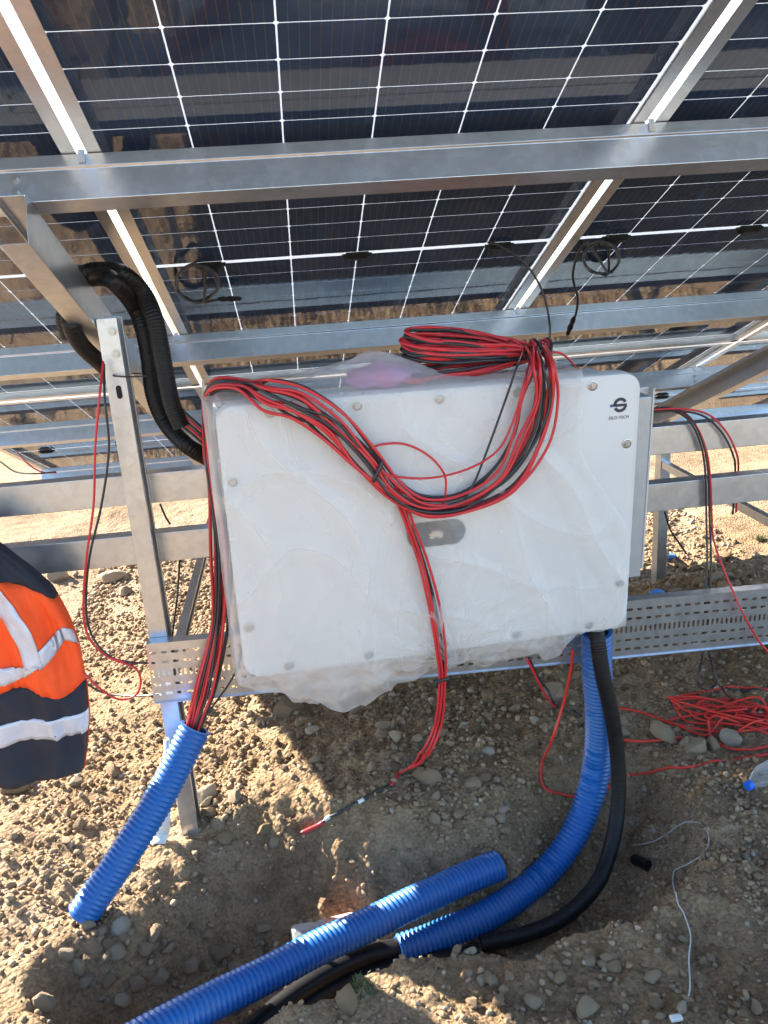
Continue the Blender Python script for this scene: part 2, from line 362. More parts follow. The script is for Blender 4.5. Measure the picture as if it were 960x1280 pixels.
# ================================================================== GROUND
def axis(segs):
    a = []
    for s in segs: a.append(s)
    return np.unique(np.round(np.concatenate(a), 5))
gx = axis([-1.75-np.geomspace(.02, 150, 60)[::-1], np.arange(-1.75, 2.7, .0115), 2.7+np.geomspace(.02, 150, 60)])
gy = axis([.8-np.geomspace(.02, 120, 50)[::-1], np.arange(.8, 3.4, .0115), np.arange(3.4, 8.0, .019), 8.0+np.geomspace(.03, 160, 50)])
X, Y = np.meshgrid(gx, gy, indexing='ij'); Z = HT(X, Y)
nx, ny = X.shape
idx = np.arange(nx*ny).reshape(nx, ny)
fc = np.stack([idx[:-1, :-1], idx[1:, :-1], idx[1:, 1:], idx[:-1, 1:]], -1).reshape(-1, 4)
me = bpy.data.meshes.new('ground'); me.vertices.add(nx*ny); me.vertices.foreach_set('co', np.stack([X, Y, Z], -1).ravel())
me.loops.add(fc.size); me.loops.foreach_set('vertex_index', fc.ravel()); me.polygons.add(len(fc))
me.polygons.foreach_set('loop_start', np.arange(0, fc.size, 4)); me.polygons.foreach_set('use_smooth', np.ones(len(fc), bool)); me.update(calc_edges=True)
tag(mk('ground', me, M['dirt']), kind='structure')
# ---- stones
def rock_mesh(name, seed, sub, squash, rough, facet=False):
    r = random.Random(seed); bm = bmesh.new(); bmesh.ops.create_icosphere(bm, subdivisions=sub, radius=1)
    cuts = [(Vector((r.gauss(0, 1), r.gauss(0, 1), r.gauss(0, 1))).normalized(), r.uniform(.50, .86)) for _ in range(12 if facet else 7)]
    ph = [r.uniform(0, 9) for _ in range(6)]
    for v in bm.verts:
        d = v.co.normalized(); k = 1+rough*(math.sin(2.3*d.x+ph[0])*math.sin(2.9*d.y+ph[1])+.6*math.sin(4.7*d.z+ph[2]+2*d.x)+.35*math.sin(8*d.y+ph[3])*math.sin(7*d.x+ph[4]))
        k += .10*mnoise.noise(d*2.2+Vector((ph[5], seed, 0)))+.05*mnoise.noise(d*5+Vector((seed, ph[5], 0)))+.025*mnoise.noise(d*11+Vector((seed, 0, ph[5])))
        c = d*k
        for n, h in cuts:
            q = c.dot(n)
            if q > h: c -= n*(q-h)*(.95 if facet else .8)
        v.co = Vector((c.x*squash[0], c.y*squash[1], c.z*squash[2]))
    me = bpy.data.meshes.new(name); bm.to_mesh(me); bm.free()
    me.polygons.foreach_set('use_smooth', [not facet]*len(me.polygons)); me.materials.append(M['stone']); return me
rocks_big = [rock_mesh('rock', 20+i, 4, (1, random.uniform(.75, .95), random.uniform(.55, .8)), .10, False) for i in range(6)]
rocks_facet = [rock_mesh('rock_facet', 60+i, 3, (1, random.uniform(.75, .95), random.uniform(.65, .85)), .10, True) for i in range(3)]
rocks_small = [rock_mesh('small_rock', 40+i, 3, (1, random.uniform(.6, .95), random.uniform(.5, .85)), .14, i % 4 != 0) for i in range(12)]
def put_rock(px, py, wpx, label=None, group=None, facet=False, small=False, sink=.35, mesh=None):
    g = G(px, py); dist = (g-CAM)@CC; r = wpx/2*dist/F
    me = mesh or random.choice(rocks_facet if facet else (rocks_small if small else rocks_big))
    o = bpy.data.objects.new('stone' if small else 'rock', me); col.objects.link(o)
    o.location = (g[0], g[1]+r*.3, float(HT(g[0], g[1]+r*.3, small))+r*(.62-sink)); o.rotation_euler = (random.uniform(-.25, .25), random.uniform(-.25, .25), random.uniform(0, 6.28)); o.scale = (r, r, r)
    tag(o, label, 'rock' if not small else 'stone', group); return o
for px, py, wp, lab, fa in [
    (358, 893, 44, 'dark rounded rock on the spoil right below the hanging plastic wrap', 0),
    (538, 978, 36, 'grey egg shaped rock beside the loose cable tails below the badge', 0),
    (622, 992, 28, 'pale angular stone between the cable tails and the blue conduit bend', 1),
    (868, 932, 40, 'pale split angular rock wedged against the red cable tangle', 1),
    (829, 925, 38, 'brown rounded rock left of the pale split rock by the red cables', 0),
    (918, 932, 36, 'grey smooth rock under the front loop of the red cable tangle', 0),
    (893, 936, 26, 'narrow brown rock between the pale split rock and the red loop', 0),
    (436, 1258, 44, 'pinkish boulder beside the grass tuft on the near trench bank', 1),
    (50, 1262, 36, 'tan block shaped rock in the sun at the end of the hollow', 1),
    (153, 1163, 30, 'pale rock next to the lower end of the upright blue conduit', 1),
    (84, 1202, 25, 'round grey stone alone in the shaded hollow', 0),
    (136, 1228, 26, 'brown stone with a lit top in the shaded hollow', 1),
    (258, 1000, 38, 'dark broad rock leaning on the foot of the steel post', 0),
    (230, 1022, 30, 'tilted tan rock standing in front of the steel post foot', 1),
    (270, 1033, 24, 'pale wedge shaped rock below the dark rock by the post', 1),
    (342, 1060, 20, 'rounded brown stone at the top of the trench face', 0),
    (240, 1215, 34, 'grey brown rock above the sloping blue conduit', 0),
    (270, 1198, 26, 'brown rock next to the grey brown rock above the sloping conduit', 0),
    (20, 985, 46, 'large tan rock under the hem of the orange jacket', 0),
    (100, 1035, 24, 'small tan wedge rock alone on the sunlit bank', 1),
    (141, 968, 26, 'tan rock on sunlit dirt beside the jacket hem', 0),
    (60, 935, 26, 'tan rock in the sun partly behind the jacket', 0),
    (140, 728, 34, 'tan rock in the sunlit rubble behind the lower rail', 0),
    (72, 725, 30, 'pale tan rock in the sunlit rubble near the jacket shoulder', 0),
    (372, 1262, 20, 'brown rock half buried on the trench lip by the black pipe', 0),
    (700, 1228, 22, 'grey rock on the right hand bank above the twine', 0),
    (735, 1268, 30, 'big grey pebble among the gravel on the right bank', 0),
    (820, 1262, 24, 'pale pebble with dark soil beside it near the twine end', 0),
    (690, 870, 40, 'dark rock behind the loose red cables under the inverter', 0),
    (700, 985, 20, 'stone tucked behind the bend of the blue conduit', 0)]:
    put_rock(px, py, wp, lab, None, bool(fa) or wp % 4 == 0)
# countable stones, denser where the photo has rubble
zones = [((340, 860, 700, 990), 52, (10, 30), 'lying on the spoil below the inverter'), ((100, 1160, 340, 1270), 54, (11, 30), 'in the shaded hollow above the straight blue conduit'), ((560, 1190, 960, 1275), 66, (10, 28), 'on the gravelly bank in front of the trench'),
         ((780, 860, 960, 1180), 40, (8, 20), 'on the soil between the black hose and the twine'), ((0, 950, 200, 1130), 30, (9, 20), 'on the sunlit bank below the jacket'), ((240, 990, 360, 1060), 13, (10, 26), 'piled round the foot of the steel post'),
         ((470, 960, 640, 1050), 40, (9, 22), 'on the trench face below the cable tails'), ((0, 690, 190, 745), 26, (10, 26), 'in the sunlit rubble behind the lower rail'), ((820, 690, 960, 745), 22, (10, 26), 'in the rubble by the right short leg'), ((400, 1080, 700, 1130), 8, (9, 15), 'on the trench floor by the open conduit end')]
for (x0, y0, x1, y1), n, (a, b), where in zones:
    for k in range(n):
        put_rock(random.uniform(x0, x1), random.uniform(y0, y1), a+(b-a)*random.random()**2.2, 'small loose stone '+where, 'small stones '+where, small=True, sink=.25)
# gravel: uncountable
mesh0 = bmesh.new(); bmesh.ops.create_icosphere(mesh0, subdivisions=1, radius=1); iv = np.array([v.co[:] for v in mesh0.verts]); ifc = np.array([[v.index for v in f.verts] for f in mesh0.faces]); mesh0.free()
NG = 68000
gxx = rng.uniform(-1.5, 2.9, NG*2); gyy = 1.05+rng.random(NG*2)**1.35*5.5
dens = .26+.74*sm(.42, .64, N2(gxx*2.6+4, gyy*2.6+9)); dens = np.where((gxx < -.45) & (gyy < 3.2), dens*.7, dens)
keep = rng.random(NG*2) < dens*.85; gxx = gxx[keep][:NG]; gyy = gyy[keep][:NG]; NG = len(gxx)
gr = .0024+.0085*rng.random(NG)**2.4; gr *= (1+.28*(gyy-1.5))
gzz = HT(gxx, gyy)
sc = rng.uniform(.6, 1.15, (NG, 1, 3))*gr[:, None, None]; jit = 1+rng.uniform(-.22, .22, (NG, len(iv), 1))
ca = rng.uniform(0, 6.28, NG); c_, s_ = np.cos(ca)[:, None], np.sin(ca)[:, None]
vv = iv[None]*jit*sc; vx = vv[..., 0]*c_-vv[..., 1]*s_; vy = vv[..., 0]*s_+vv[..., 1]*c_
V = np.stack([vx+gxx[:, None], vy+gyy[:, None], vv[..., 2]*.85+(gzz+gr*.3)[:, None]], -1).reshape(-1, 3)
FF = (ifc[None]+(np.arange(NG)*len(iv))[:, None, None]).reshape(-1, 3)
me = bpy.data.meshes.new('gravel'); me.vertices.add(len(V)); me.vertices.foreach_set('co', V.ravel()); me.loops.add(FF.size); me.loops.foreach_set('vertex_index', FF.ravel())
me.polygons.add(len(FF)); me.polygons.foreach_set('loop_start', np.arange(0, FF.size, 3)); me.update(calc_edges=True)
tag(mk('gravel', me, M['gravel']), 'fine gravel and crumbs of soil strewn over the dirt', 'gravel', kind='stuff')
# ================================================================== SOLAR PANELS
PWD, PLN = 1.134, 2.278
def octa(wx, wy, c, z0, z1):
    a, b = wx/2, wy/2
    o = [(-a+c, -b), (a-c, -b), (a, -b+c), (a, b-c), (a-c, b), (-a+c, b), (-a, b-c), (-a, -b+c)]
    m = MB(); return m.prism(o, lambda p, k: (p[0], p[1], (z0, z1)[k]))
cell_me = octa(.1808, .0894, .0038, -.0016, -.0006).mesh('cell', mat=M['cell'])
glass_me = MB().box((-PWD/2+.004, -PLN/2+.004, 0), (PWD/2-.004, PLN/2-.004, .003)).mesh('glass', mat=M['glass'])
def rail_profile(length):       # L section: wall on the outside (x=0), flange pointing to +x
    pr = [(0, .0045), (.008, .0045), (.008, .0032), (.0022, .0032), (.0022, -.030), (.028, -.030), (.028, -.0322), (0, -.0322)]
    return MB().prism(pr, lambda p, k: (p[0], (-length/2, length/2)[k], p[1]))
long_me = rail_profile(PLN).mesh('frame_rail', mat=M['alu'])
pr = [(0, .0045), (.008, .0045), (.008, .0032), (.0022, .0032), (.0022, -.030), (.028, -.030), (.028, -.0322), (0, -.0322)]
short_me = rail_profile(PWD-.0046).mesh('frame_rail_short', mat=M['alu'])
jb = MB(); jb.box((-.032, -.011, -.016), (.032, .011, -.0018)); jb.box((-.026, -.008, -.019), (.026, .008, -.016)); jb.box((-.042, -.005, -.011), (-.032, .005, -.003)); jb.box((.032, -.005, -.011), (.042, .005, -.003))
jb_me = jb.mesh('junction_box', mat=M['black_hose'])
colx = [.2165+k*1.154 for k in (-1, 0, 1, 2)]
lab_p = {(0, 0): 'solar panel at the open end of the upper row, above the steel post', (1, 0): 'upper row solar panel directly above the white inverter', (2, 0): 'upper row solar panel with the coiled lead and plug hanging down',
         (3, 0): 'upper row solar panel farthest from the open end of the array', (0, 1): 'lower row solar panel at the open end, behind the steel post', (1, 1): 'lower row solar panel right behind the white inverter',
         (2, 1): 'lower row solar panel beside the inverter above the right short leg', (3, 1): 'lower row solar panel farthest from the open end of the array'}
for ci, cx in enumerate(colx):
    for ri, v in enumerate((0, 2.298)):
        r = empty('solar_panel', tuple(PW(cx, v)), (-TILT, 0, 0)); tag(r, lab_p[(ci, ri)], 'solar panel', 'bifacial panels of the array')
        g = mk('glass', glass_me, None, r)
        for s in (-1, 1):
            a = mk('frame_rail', long_me, None, r); a.location = (s*PWD/2, 0, 0); a.rotation_euler = (0, 0, 0 if s < 0 else math.pi)
            b = mk('frame_rail', short_me, None, r); b.location = (0, s*(PLN/2-.0003), 0); b.rotation_euler = (0, 0, math.pi/2 if s < 0 else -math.pi/2)
        for i in range(6):
            for s in (-1, 1):
                for j in range(12):
                    c = bpy.data.objects.new('cell', cell_me); col.objects.link(c); c.parent = r
                    c.location = ((i-2.5)*.184, s*(.0088+(j+.5)*.0925), 0)
        for k in (-1, 0, 1):
            b = mk('junction_box', jb_me, None, r); b.location = (k*.405, .002, 0)
# ================================================================== STEEL FRAME
def csec(w_, h_, lip, th):
    """C outline in (a,b): web along b at a=0, flanges to a=w, lips"""
    return [(0, 0), (w_, 0), (w_, lip), (w_-th, lip), (w_-th, th), (th, th), (th, h_-th), (w_-th, h_-th), (w_-th, h_-lip), (w_, h_-lip), (w_, h_), (0, h_)]
def bevel(o, wd=.003, seg=2):
    m = o.modifiers.new('bevel', 'BEVEL'); m.width = wd; m.segments = seg; m.limit_method = 'ANGLE'; m.angle_limit = math.radians(50); return o
bolt_mb = MB(); 
def hexbolt(r, h):
    m = MB(); m.prism([(r*math.cos(a), r*math.sin(a)) for a in np.arange(6)*math.pi/3], lambda p, k: (p[0], -h*k, p[1]))
    m.prism([(1.5*r*math.cos(a), 1.5*r*math.sin(a)) for a in np.arange(14)*2*math.pi/14], lambda p, k: (p[0], -.15*h*k+.0006, p[1])); return m
bolt_me = hexbolt(.008, .008).mesh('bolt', mat=M['bolt'])
XL, XR = -1.49, 3.08
labs = ['galvanised purlin crossing above the inverter under the upper panels', 'galvanised purlin just above the coil of cables on the inverter', 'galvanised purlin under the lower panels behind the inverter top', 'lowest galvanised purlin under the lower panels far behind the rails']
for v, lab in zip((-.634, .482, 1.543, 2.66), labs):
    r = empty('purlin', tuple(PW(XL, v, .0335)), (-TILT, 0, 0)); tag(r, lab, 'purlin', 'purlins carrying the panels')
    # a = downslope, b = downwards ; profile with a small step so that the web shows a crease
    h_, w_, th, lip = .091, .056, .0025, .014
    out = [(0, 0), (w_, 0), (w_, -lip), (w_-th, -lip), (w_-th, -th), (th, -th), (th, -.024), (th+.004, -.027), (th+.004, -h_+th), (w_-th, -h_+th), (w_-th, -h_+lip), (w_, -h_+lip), (w_, -h_), (.004, -h_), (.004, -.0285), (0, -.0255)]
    b = MB().prism(out, lambda p, k: ((0, XR-XL)[k], p[0], p[1])).build('channel', M['galv'], r); bevel(b, .0012, 2)
    for cx in [c-.577 for c in colx[1:]]:
        cl = MB().box((cx-XL-.02, .008, -.0005), (cx-XL+.02, .05, .003)); cl.box((cx-XL-.006, -.004, -.02), (cx-XL+.006, -.001, .006)); cl.build('clamp', M['bolt'], r)
frames_x = [-.461, 1.97]
for po in [o for o in col.objects if o.name.startswith('purlin')]:
    for fx in frames_x:
        for dz in (-.042, -.068):
            bo = mk('bolt', bolt_me, None, po); bo.location = (fx-XL-.028, .0035, dz); bo.scale = (.8, .8, .8)
fl = ['steel post', 'right hand']
for k, fx in enumerate(frames_x):
    side = 'near the open end of the array' if k == 0 else 'right of the inverter'
    # rafter
    r = empty('rafter', tuple(PW(fx, -.665, .1255)), (-TILT, 0, 0)); tag(r, 'galvanised sloping rafter channel ' + ('with its open end above the post top' if k == 0 else 'running down behind the rails right of the inverter'), 'rafter', 'rafters of the array')
    out = [(-a, -b) for a, b in csec(.056, .098, .016, .003)]
    bevel(MB().prism(out, lambda p, kk: (p[0], (0, 3.95)[kk], p[1])).build('channel', M['galv'], r), .0025, 3)
    # tall post : C open to the right
    g0 = float(HT(fx+.03, 2.16)); p = empty('steel_post', (fx+.028, 2.16, g0-.08)); tag(p, 'tall galvanised channel post ' + ('standing left of the inverter with a dark slot near its top' if k == 0 else 'standing out to the right of the inverter'), 'post', 'legs of the array')
    top = 1.487-(g0-.08)
    sec = [(a-.026, b-.04) for a, b in csec(.050, .08, .014, .003)]
    bevel(MB().prism(sec, lambda q, kk: (q[0], q[1], (0, top)[kk])).build('channel', M['galv'], p), .003, 3)
    for zz in (1.475, 1.42): bo = mk('bolt', bolt_me, None, p); bo.location = (.01, -.0402, zz-(g0-.08)-.02); 
    sl = MB().prism([(.007*math.cos(a), .007*math.sin(a)+(.010 if math.sin(a) > 0 else -.010)) for a in np.arange(16)*2*math.pi/16], lambda q, kk: (q[0]+.002, -.0404-.0008*kk, q[1]+1.305-(g0-.08))); sl.build('slot', M['black_hose'], p)
    # short post
    ys = 4.2; xs = fx+.028; g1 = float(HT(xs, ys)); p = empty('short_post', (xs, ys, g1-.08)); tag(p, 'short galvanised back leg ' + ('behind the cables at the left of the inverter' if k == 0 else 'seen below the rails just right of the inverter'), 'post', 'short legs of the array')
    top = (CZ-(ys-2.3818)*math.tan(TILT)-.17/math.cos(TILT))-(g1-.08)
    bevel(MB().prism([(a-.026, b-.035) for a, b in csec(.055, .07, .014, .003)], lambda q, kk: (q[0], q[1], (0, top)[kk])).build('channel', M['galv'], p), .003, 2)
    # horizontal tie between the legs
    zt_ = .43-.05*k
    br = empty('tie_bar', (fx+.006, 2.2005, zt_)); tag(br, 'horizontal galvanised tie bar ' + ('running back from the left post below the rails' if k == 0 else 'running back to the right short leg below the rails'), 'tie bar', 'tie bars of the array')
    bevel(MB().prism(csec(.03, .042, .01, .0025), lambda q, kk: (q[0], (0, 1.9635)[kk], q[1]-.02)).build('channel', M['galv'], br), .002, 2)
# two rails that carry the inverter
for z0, z1, lab in ((.985, 1.068, 'upper horizontal steel rail behind the inverter'), (.812, .897, 'lower horizontal steel rail behind the inverter')):
    r = empty('mounting_rail', (-1.22, 2.205, z0)); tag(r, lab, 'rail', 'rails carrying the inverter')
    h_ = z1-z0
    bevel(MB().prism([(a, b) for a, b in csec(.048, h_, .014, .003)], lambda q, kk: ((0, 3.6)[kk], q[0], q[1])).build('channel', M['galv'], r), .003, 3)
    for bx in (.79, 3.08): bo = mk('bolt', bolt_me, None, r); bo.location = (bx, -.0005, h_/2)
# perforated cable tray
def slot_plate(x0, z0, wd, ht, sx, sz, th, mb):
    """rectangle with a rounded slot, facing -y"""
    n = 12; cx, cz = x0+wd/2, z0+ht/2
    rr = min(sx, sz)/2; ring = []
    for i in range(n):
        a = 2*math.pi*(i+.5)/n; ring.append((cx+rr*math.cos(a)+math.copysign(max(sx/2-rr, 0), math.cos(a)), cz+rr*math.sin(a)+math.copysign(max(sz/2-rr, 0), math.sin(a))))
    outer = []
    for i in range(n):
        a = 2*math.pi*(i+.5)/n; c, s = math.cos(a), math.sin(a); k = 1/max(abs(c), abs(s)); outer.append((cx+wd/2*min(1, max(-1, c*k)), cz+ht/2*min(1, max(-1, s*k))))
    # snap the diagonals to the corners
    for i in range(n):
        a = math.degrees(2*math.pi*(i+.5)/n)
        if any(abs(a-q) < 16 for q in (45, 135, 225, 315)):
            outer[i] = (cx+math.copysign(wd/2, math.cos(math.radians(a))), cz+math.copysign(ht/2, math.sin(math.radians(a))))
    k = len(mb.v)
    for y in (0, th):
        for p in outer: mb.v.append((p[0], y, p[1]))
        for p in ring: mb.v.append((p[0], y, p[1]))
    for i in range(n):
        j = (i+1) % n
        mb.f.append((k+i, k+j, k+n+j, k+n+i)); mb.f.append((k+2*n+i, k+3*n+i, k+3*n+j, k+2*n+j)); mb.f.append((k+n+i, k+n+j, k+3*n+j, k+3*n+i))
TX0, TLEN = -.466, 2.30
tray = empty('cable_tray', (TX0, 2.082, .445), (0, .0245, 0)); tag(tray, 'perforated galvanised cable tray set on edge behind and below the inverter', 'cable tray')
mb = MB(); cw = .0295; nc = int(TLEN/cw); rows = [(.030, 'h'), (.028, 'h2'), (.040, 'v'), (.028, 'h'), (.030, 'h2')]
z = .010
for ht, ty in rows:
    for i in range(nc):
        if ty == 'v':
            for q in (0, 1): slot_plate(i*cw+q*cw/2, z, cw/2, ht, .0078, .022, .0016, mb)
        else: slot_plate(i*cw, z, cw, ht, (.021 if (i+(ty == 'h2')) % 2 else .016), .0085, .0016, mb)
    z += ht
mb.build('perforated_web', M['galv'], tray)
e = MB(); e.box((0, 0, z), (nc*cw, .0016, .178)); e.box((0, 0, 0), (nc*cw, .0016, .010)); e.box((0, 0, .178), (nc*cw, .036, .1796)); e.box((0, 0, -.0016), (nc*cw, .034, 0)); e.box((0, .0344, .166), (nc*cw, .036, .178)); e.box((0, -.006, -.0016), (nc*cw, 0, .0005))
e.build('flange', M['galv'], tray)
# ================================================================== INVERTER
BC = np.array([.333, 1.900, .935]); BYAW, BPIT, BROL = .069, .034, .014
BM = Matrix.Rotation(BYAW, 3, 'Z') @ Matrix.Rotation(BPIT, 3, 'X') @ Matrix.Rotation(BROL, 3, 'Y'); BMn = np.array(BM)
def L2W(p): return BC+BMn@np.asarray(p, float)
def FB(px, py, off=0.):                    # pixel -> plane parallel to the lid, off metres in front of it
    n = BMn@np.array([0, -1., 0]); d = ray(px, py); O = BC+n*off
    return CAM+d*(((O-CAM)@n)/(d@n))
inv = empty('inverter', tuple(BC), BM.to_euler()); tag(inv, 'white string inverter box hung on the rails under the panels', 'inverter')
def rrect(wd, ht, r, n=8):
    o = []
    for cx, cz, a0 in ((wd/2-r, ht/2-r, 0), (-wd/2+r, ht/2-r, 90), (-wd/2+r, -ht/2+r, 180), (wd/2-r, -ht/2+r, 270)):
        for i in range(n+1):
            a = math.radians(a0+90*i/n); o.append((cx+r*math.cos(a), cz+r*math.sin(a)))
    return o
IW, IH = 1.035, .70
def slab(wd, ht, r, y0, y1, edge):
    m = MB(); rings = []
    for k, (dy, ins) in enumerate(((0, edge), (edge*.3, edge*.3), (edge, 0))):
        rings.append([(p[0], y0+dy, p[1]) for p in rrect(wd-2*ins, ht-2*ins, r-ins)])
    rings.append([(p[0], y1, p[1]) for p in rrect(wd, ht, r)])
    return m.rings(rings, cap=True)
o = slab(IW, IH, .045, 0, .052, .009).build('lid', M['white_paint'], inv); autosmooth(o, 35)
o = slab(IW-.04, IH-.04, .03, .0525, .21, .004).build('body', M['white_paint'], inv); autosmooth(o, 35)
fin = MB()
fin.box((-.47, .2105, -.28), (.47, .225, .28))
for i in range(30): fin.box((-.46+i*.0317, .225, -.27), (-.46+i*.0317+.004, .262, .27))
fin.build('heat_sink', M['grey_cast'], inv)
fl = MB(); fl.box((.49, .105, -.255), (.606, .24, .262)); bevel(fl.build('side_plate', M['grey_cast'], inv), .004)
fl = MB(); fl.box((.6065, .195, -.262), (.648, .2005, .268)); fl.box((.643, .17, -.262), (.6485, .1948, .268)); bevel(fl.build('mounting_flange', M['white_paint'], inv), .001)
fl = MB(); fl.box((-.506, .105, -.255), (-.49, .24, .262)); fl.build('side_plate', M['grey_cast'], inv)
for z0 in (.05, -.13):
    b = MB(); b.box((-.3, .262, z0), (.3, .2965, z0+.05)); b.build('bracket', M['galv'], inv)
for bx, bz in [(-.394, .326), (-.193, .326), (.003, .326), (.195, .326), (.388, .326), (-.494, .172), (.486, .172), (-.494, -.205), (.488, -.212), (-.405, -.326), (-.2, -.326), (.0, -.326), (.2, -.326), (.405, -.326)]:
    dish = MB(); n = 20
    dish.rings([[(bx+r*math.cos(a), y, bz+r*math.sin(a)) for a in np.arange(n)*2*math.pi/n] for r, y in ((.0125, -.0004), (.0125, -.002), (.010, -.0026), (.0085, -.0012))], cap=True)
    d = dish.build('bolt', M['bolt'], inv, smooth=False)
    h = mk('bolt_head', bolt_me, None, d); h.location = (bx, -.0012, bz); h.scale = (.72, .55, .72)
# badge with a fan of petals
bp_ = MB(); bp_.prism(rrect(.15, .066, .033), lambda q, k: (q[0]-.013, -.0005-.0025*k, q[1]-.012)); badge = bp_.build('badge', M['dark_plate'], inv)
pt = MB()
for k in range(8):
    a = math.radians(12+156*k/7); ln = .021*(1 if 0 < k < 7 else .75); ca_, sa_ = math.cos(a), math.sin(a)
    pts = []
    for s in np.linspace(0, 1, 7): pts.append((s, .0030*math.sin(math.pi*min(1, s**1.2))))
    outl = [(s*ln, w_) for s, w_ in pts]+[(s*ln, -w_) for s, w_ in pts[-2:0:-1]]
    pt.prism([(-.013+(.003+u)*ca_-w_*sa_, -.024+(.003+u)*sa_+w_*ca_) for u, w_ in outl], lambda q, kk: (q[0], -.0031-.0008*kk, q[1]))
pt.build('emblem', M['badge_gold'], badge)
# printed emblem and name at the top right corner
def arc(cx, cz, r0, r1, a0, a1, n=24):
    A_ = np.radians(np.linspace(a0, a1, n)); return [(cx+r1*math.cos(a), cz+r1*math.sin(a)) for a in A_]+[(cx+r0*math.cos(a), cz+r0*math.sin(a)) for a in A_[::-1]]
EX, EZ = .463, .272
lg = MB(); flat = lambda q, kk: (q[0], -.0004-.0004*kk, q[1])
lg.prism(arc(EX, EZ, .0108, .0185, 28, 188), flat); lg.prism(arc(EX, EZ, .0108, .0185, 208, 352), flat)
lg.prism([(EX-.012, EZ-.004), (EX+.0168, EZ-.004), (EX+.0168, EZ+.003), (EX-.012, EZ+.003)], lambda q, kk: (q[0], -.0009-.0004*kk, q[1]))
lg.build('logo', M['ink'], inv)
MB().prism([(EX-.027, EZ-.004), (EX-.0125, EZ-.004), (EX-.0125, EZ+.003), (EX-.027, EZ+.003)], flat).build('logo_tail', M['ink_blue'], inv)
tcu = bpy.data.curves.new('lettering', 'FONT'); tcu.body = 'SSLD-TECH'; tcu.size = .0108; tcu.align_x = 'CENTER'; tcu.extrude = .0002
to = bpy.data.objects.new('tmp_text', tcu); col.objects.link(to)
dg = bpy.context.evaluated_depsgraph_get(); tme = bpy.data.meshes.new_from_object(to.evaluated_get(dg)); bpy.data.objects.remove(to)
tme.transform(Matrix.Translation((EX-.002, -.0006, EZ-.035)) @ Matrix.Rotation(math.pi/2, 4, 'X')); tme.materials.clear()
mk('lettering', tme, M['ink'], inv)
for gxp in np.linspace(-.40, .40, 9):
    m = MB(); n = 12
    m.rings([[(gxp+r*math.cos(a), .13+r*math.sin(a), zz) for a in np.arange(n)*2*math.pi/n] for r, zz in ((.014, -.330), (.014, -.362), (.010, -.366), (.010, -.38))], cap=True)
    m.build('cable_gland', M['black_hose'], inv, smooth=False)
# plastic film over the box
def film():
    us = np.linspace(-.16, 1.0, 230); vs = np.linspace(-.17, 1.0, 190)      # u<0 left side, v<0 over the top
    r2 = np.random.default_rng(5); V_ = []; k1, k2 = VNoise(11), VNoise(12)
    gx_, gz_ = .02, -.36                                                     # gathering point of the folds
    def ext(x):                                                              # how far it hangs below the lid
        a = .128*np.exp(-(np.abs(x+.245)/.195)**2.6)+.062*np.exp(-((x-.155)/.075)**2)+.062*np.exp(-((x-.30)/.03)**2)
        return a-.012*np.exp(-((x-.03)/.035)**2)+.022*sm(-.53, -.45, x)*sm(.35, .25, x)-.012*sm(.3, .4, x)
    for v in vs:
        for u in us:
            x = -.524; y = -.007
            bot = -.352; zt = .353
            z = zt+(bot-zt)*max(v, 0)
            xr = .36+.150*float(sm(.2, -.12, z)); x = -.524+(xr+.524)*max(u, 0); bot = -.352-float(ext(x)); z = zt+(bot-zt)*max(v, 0)
            sd_ = max(0, -u)*1.1; td = max(0, -v)*1.2
            an = math.atan2(z-gz_, x-gx_); rd = math.hypot(x-gx_, z-gz_)
            fold = abs(math.sin(an*9+4*float(k1(x*5+3, z*5+3))))**2.5
            wr = .013*fold*math.exp(-rd/.13)*min(1, rd/.05)+.004*fold*math.exp(-rd/.45)
            for q_, (al, fr, am) in enumerate(((.35, 5.0, .015), (-.45, 6.2, .012), (1.2, 4.0, .007), (.05, 10., .006))):
                ph_ = (x*math.cos(al)+z*math.sin(al))*fr+1.6*float(k2(x*3.1+7*q_, z*3.1+3*q_)); tri = abs((ph_ % 1)-.5)*2
                wr += am*max(0, 1-tri*(2.0+q_*.4))**1.5*float(sm(.2, .75, k1(x*2.6+5*q_, z*2.6+9)))*1.25
            wr += .008*float(k1(x*3+20, z*3+5))
            y -= wr*float(sm(.0, .02, xr-x))*float(sm(-.03, .0, zt-z-.02))
            if z < -.345:
                q = (-.345-z); y += .5*q-.02*math.sin(x*60)*min(1, q/.04)*.5-.02*q/.1*math.sin(x*23+1)
                x += .006*math.sin(z*90+x*40)
            if sd_: x = -.528-.006-.012*math.sin(sd_*14)*(.5+float(k1(z*9, sd_*12))); y = sd_+(.002 if v >= 0 else 0)-wr*.3
            if td:
                up = .075*math.exp(-((x+.15)/.14)**2)*math.sin(min(1, td/.11)*math.pi*.75)+.012*math.exp(-((x-.42)/.06)**2)
                z = zt+.004+up*(.8+.4*float(k2(x*14, td*16)))+.005*float(k1(x*25, td*30)); y = (sd_ if sd_ else -.004)+td+.01*float(k2(x*10, td*9))
            V_.append((x, y, z))
    nu, nv = len(us), len(vs); fs = [(j*nu+i, j*nu+i+1, (j+1)*nu+i+1, (j+1)*nu+i) for j in range(nv-1) for i in range(nu-1)]
    me = bpy.data.meshes.new('plastic_wrap'); me.from_pydata(V_, [], fs); me.polygons.foreach_set('use_smooth', [True]*len(fs)); me.update(); return me
fo = mk('plastic_wrap', film(), M['film']); fo.location = BC; fo.rotation_euler = BM.to_euler(); bpy.context.view_layer.update(); tag(fo, 'crumpled clear plastic film wrapped over the inverter and hanging below it', 'plastic wrap')
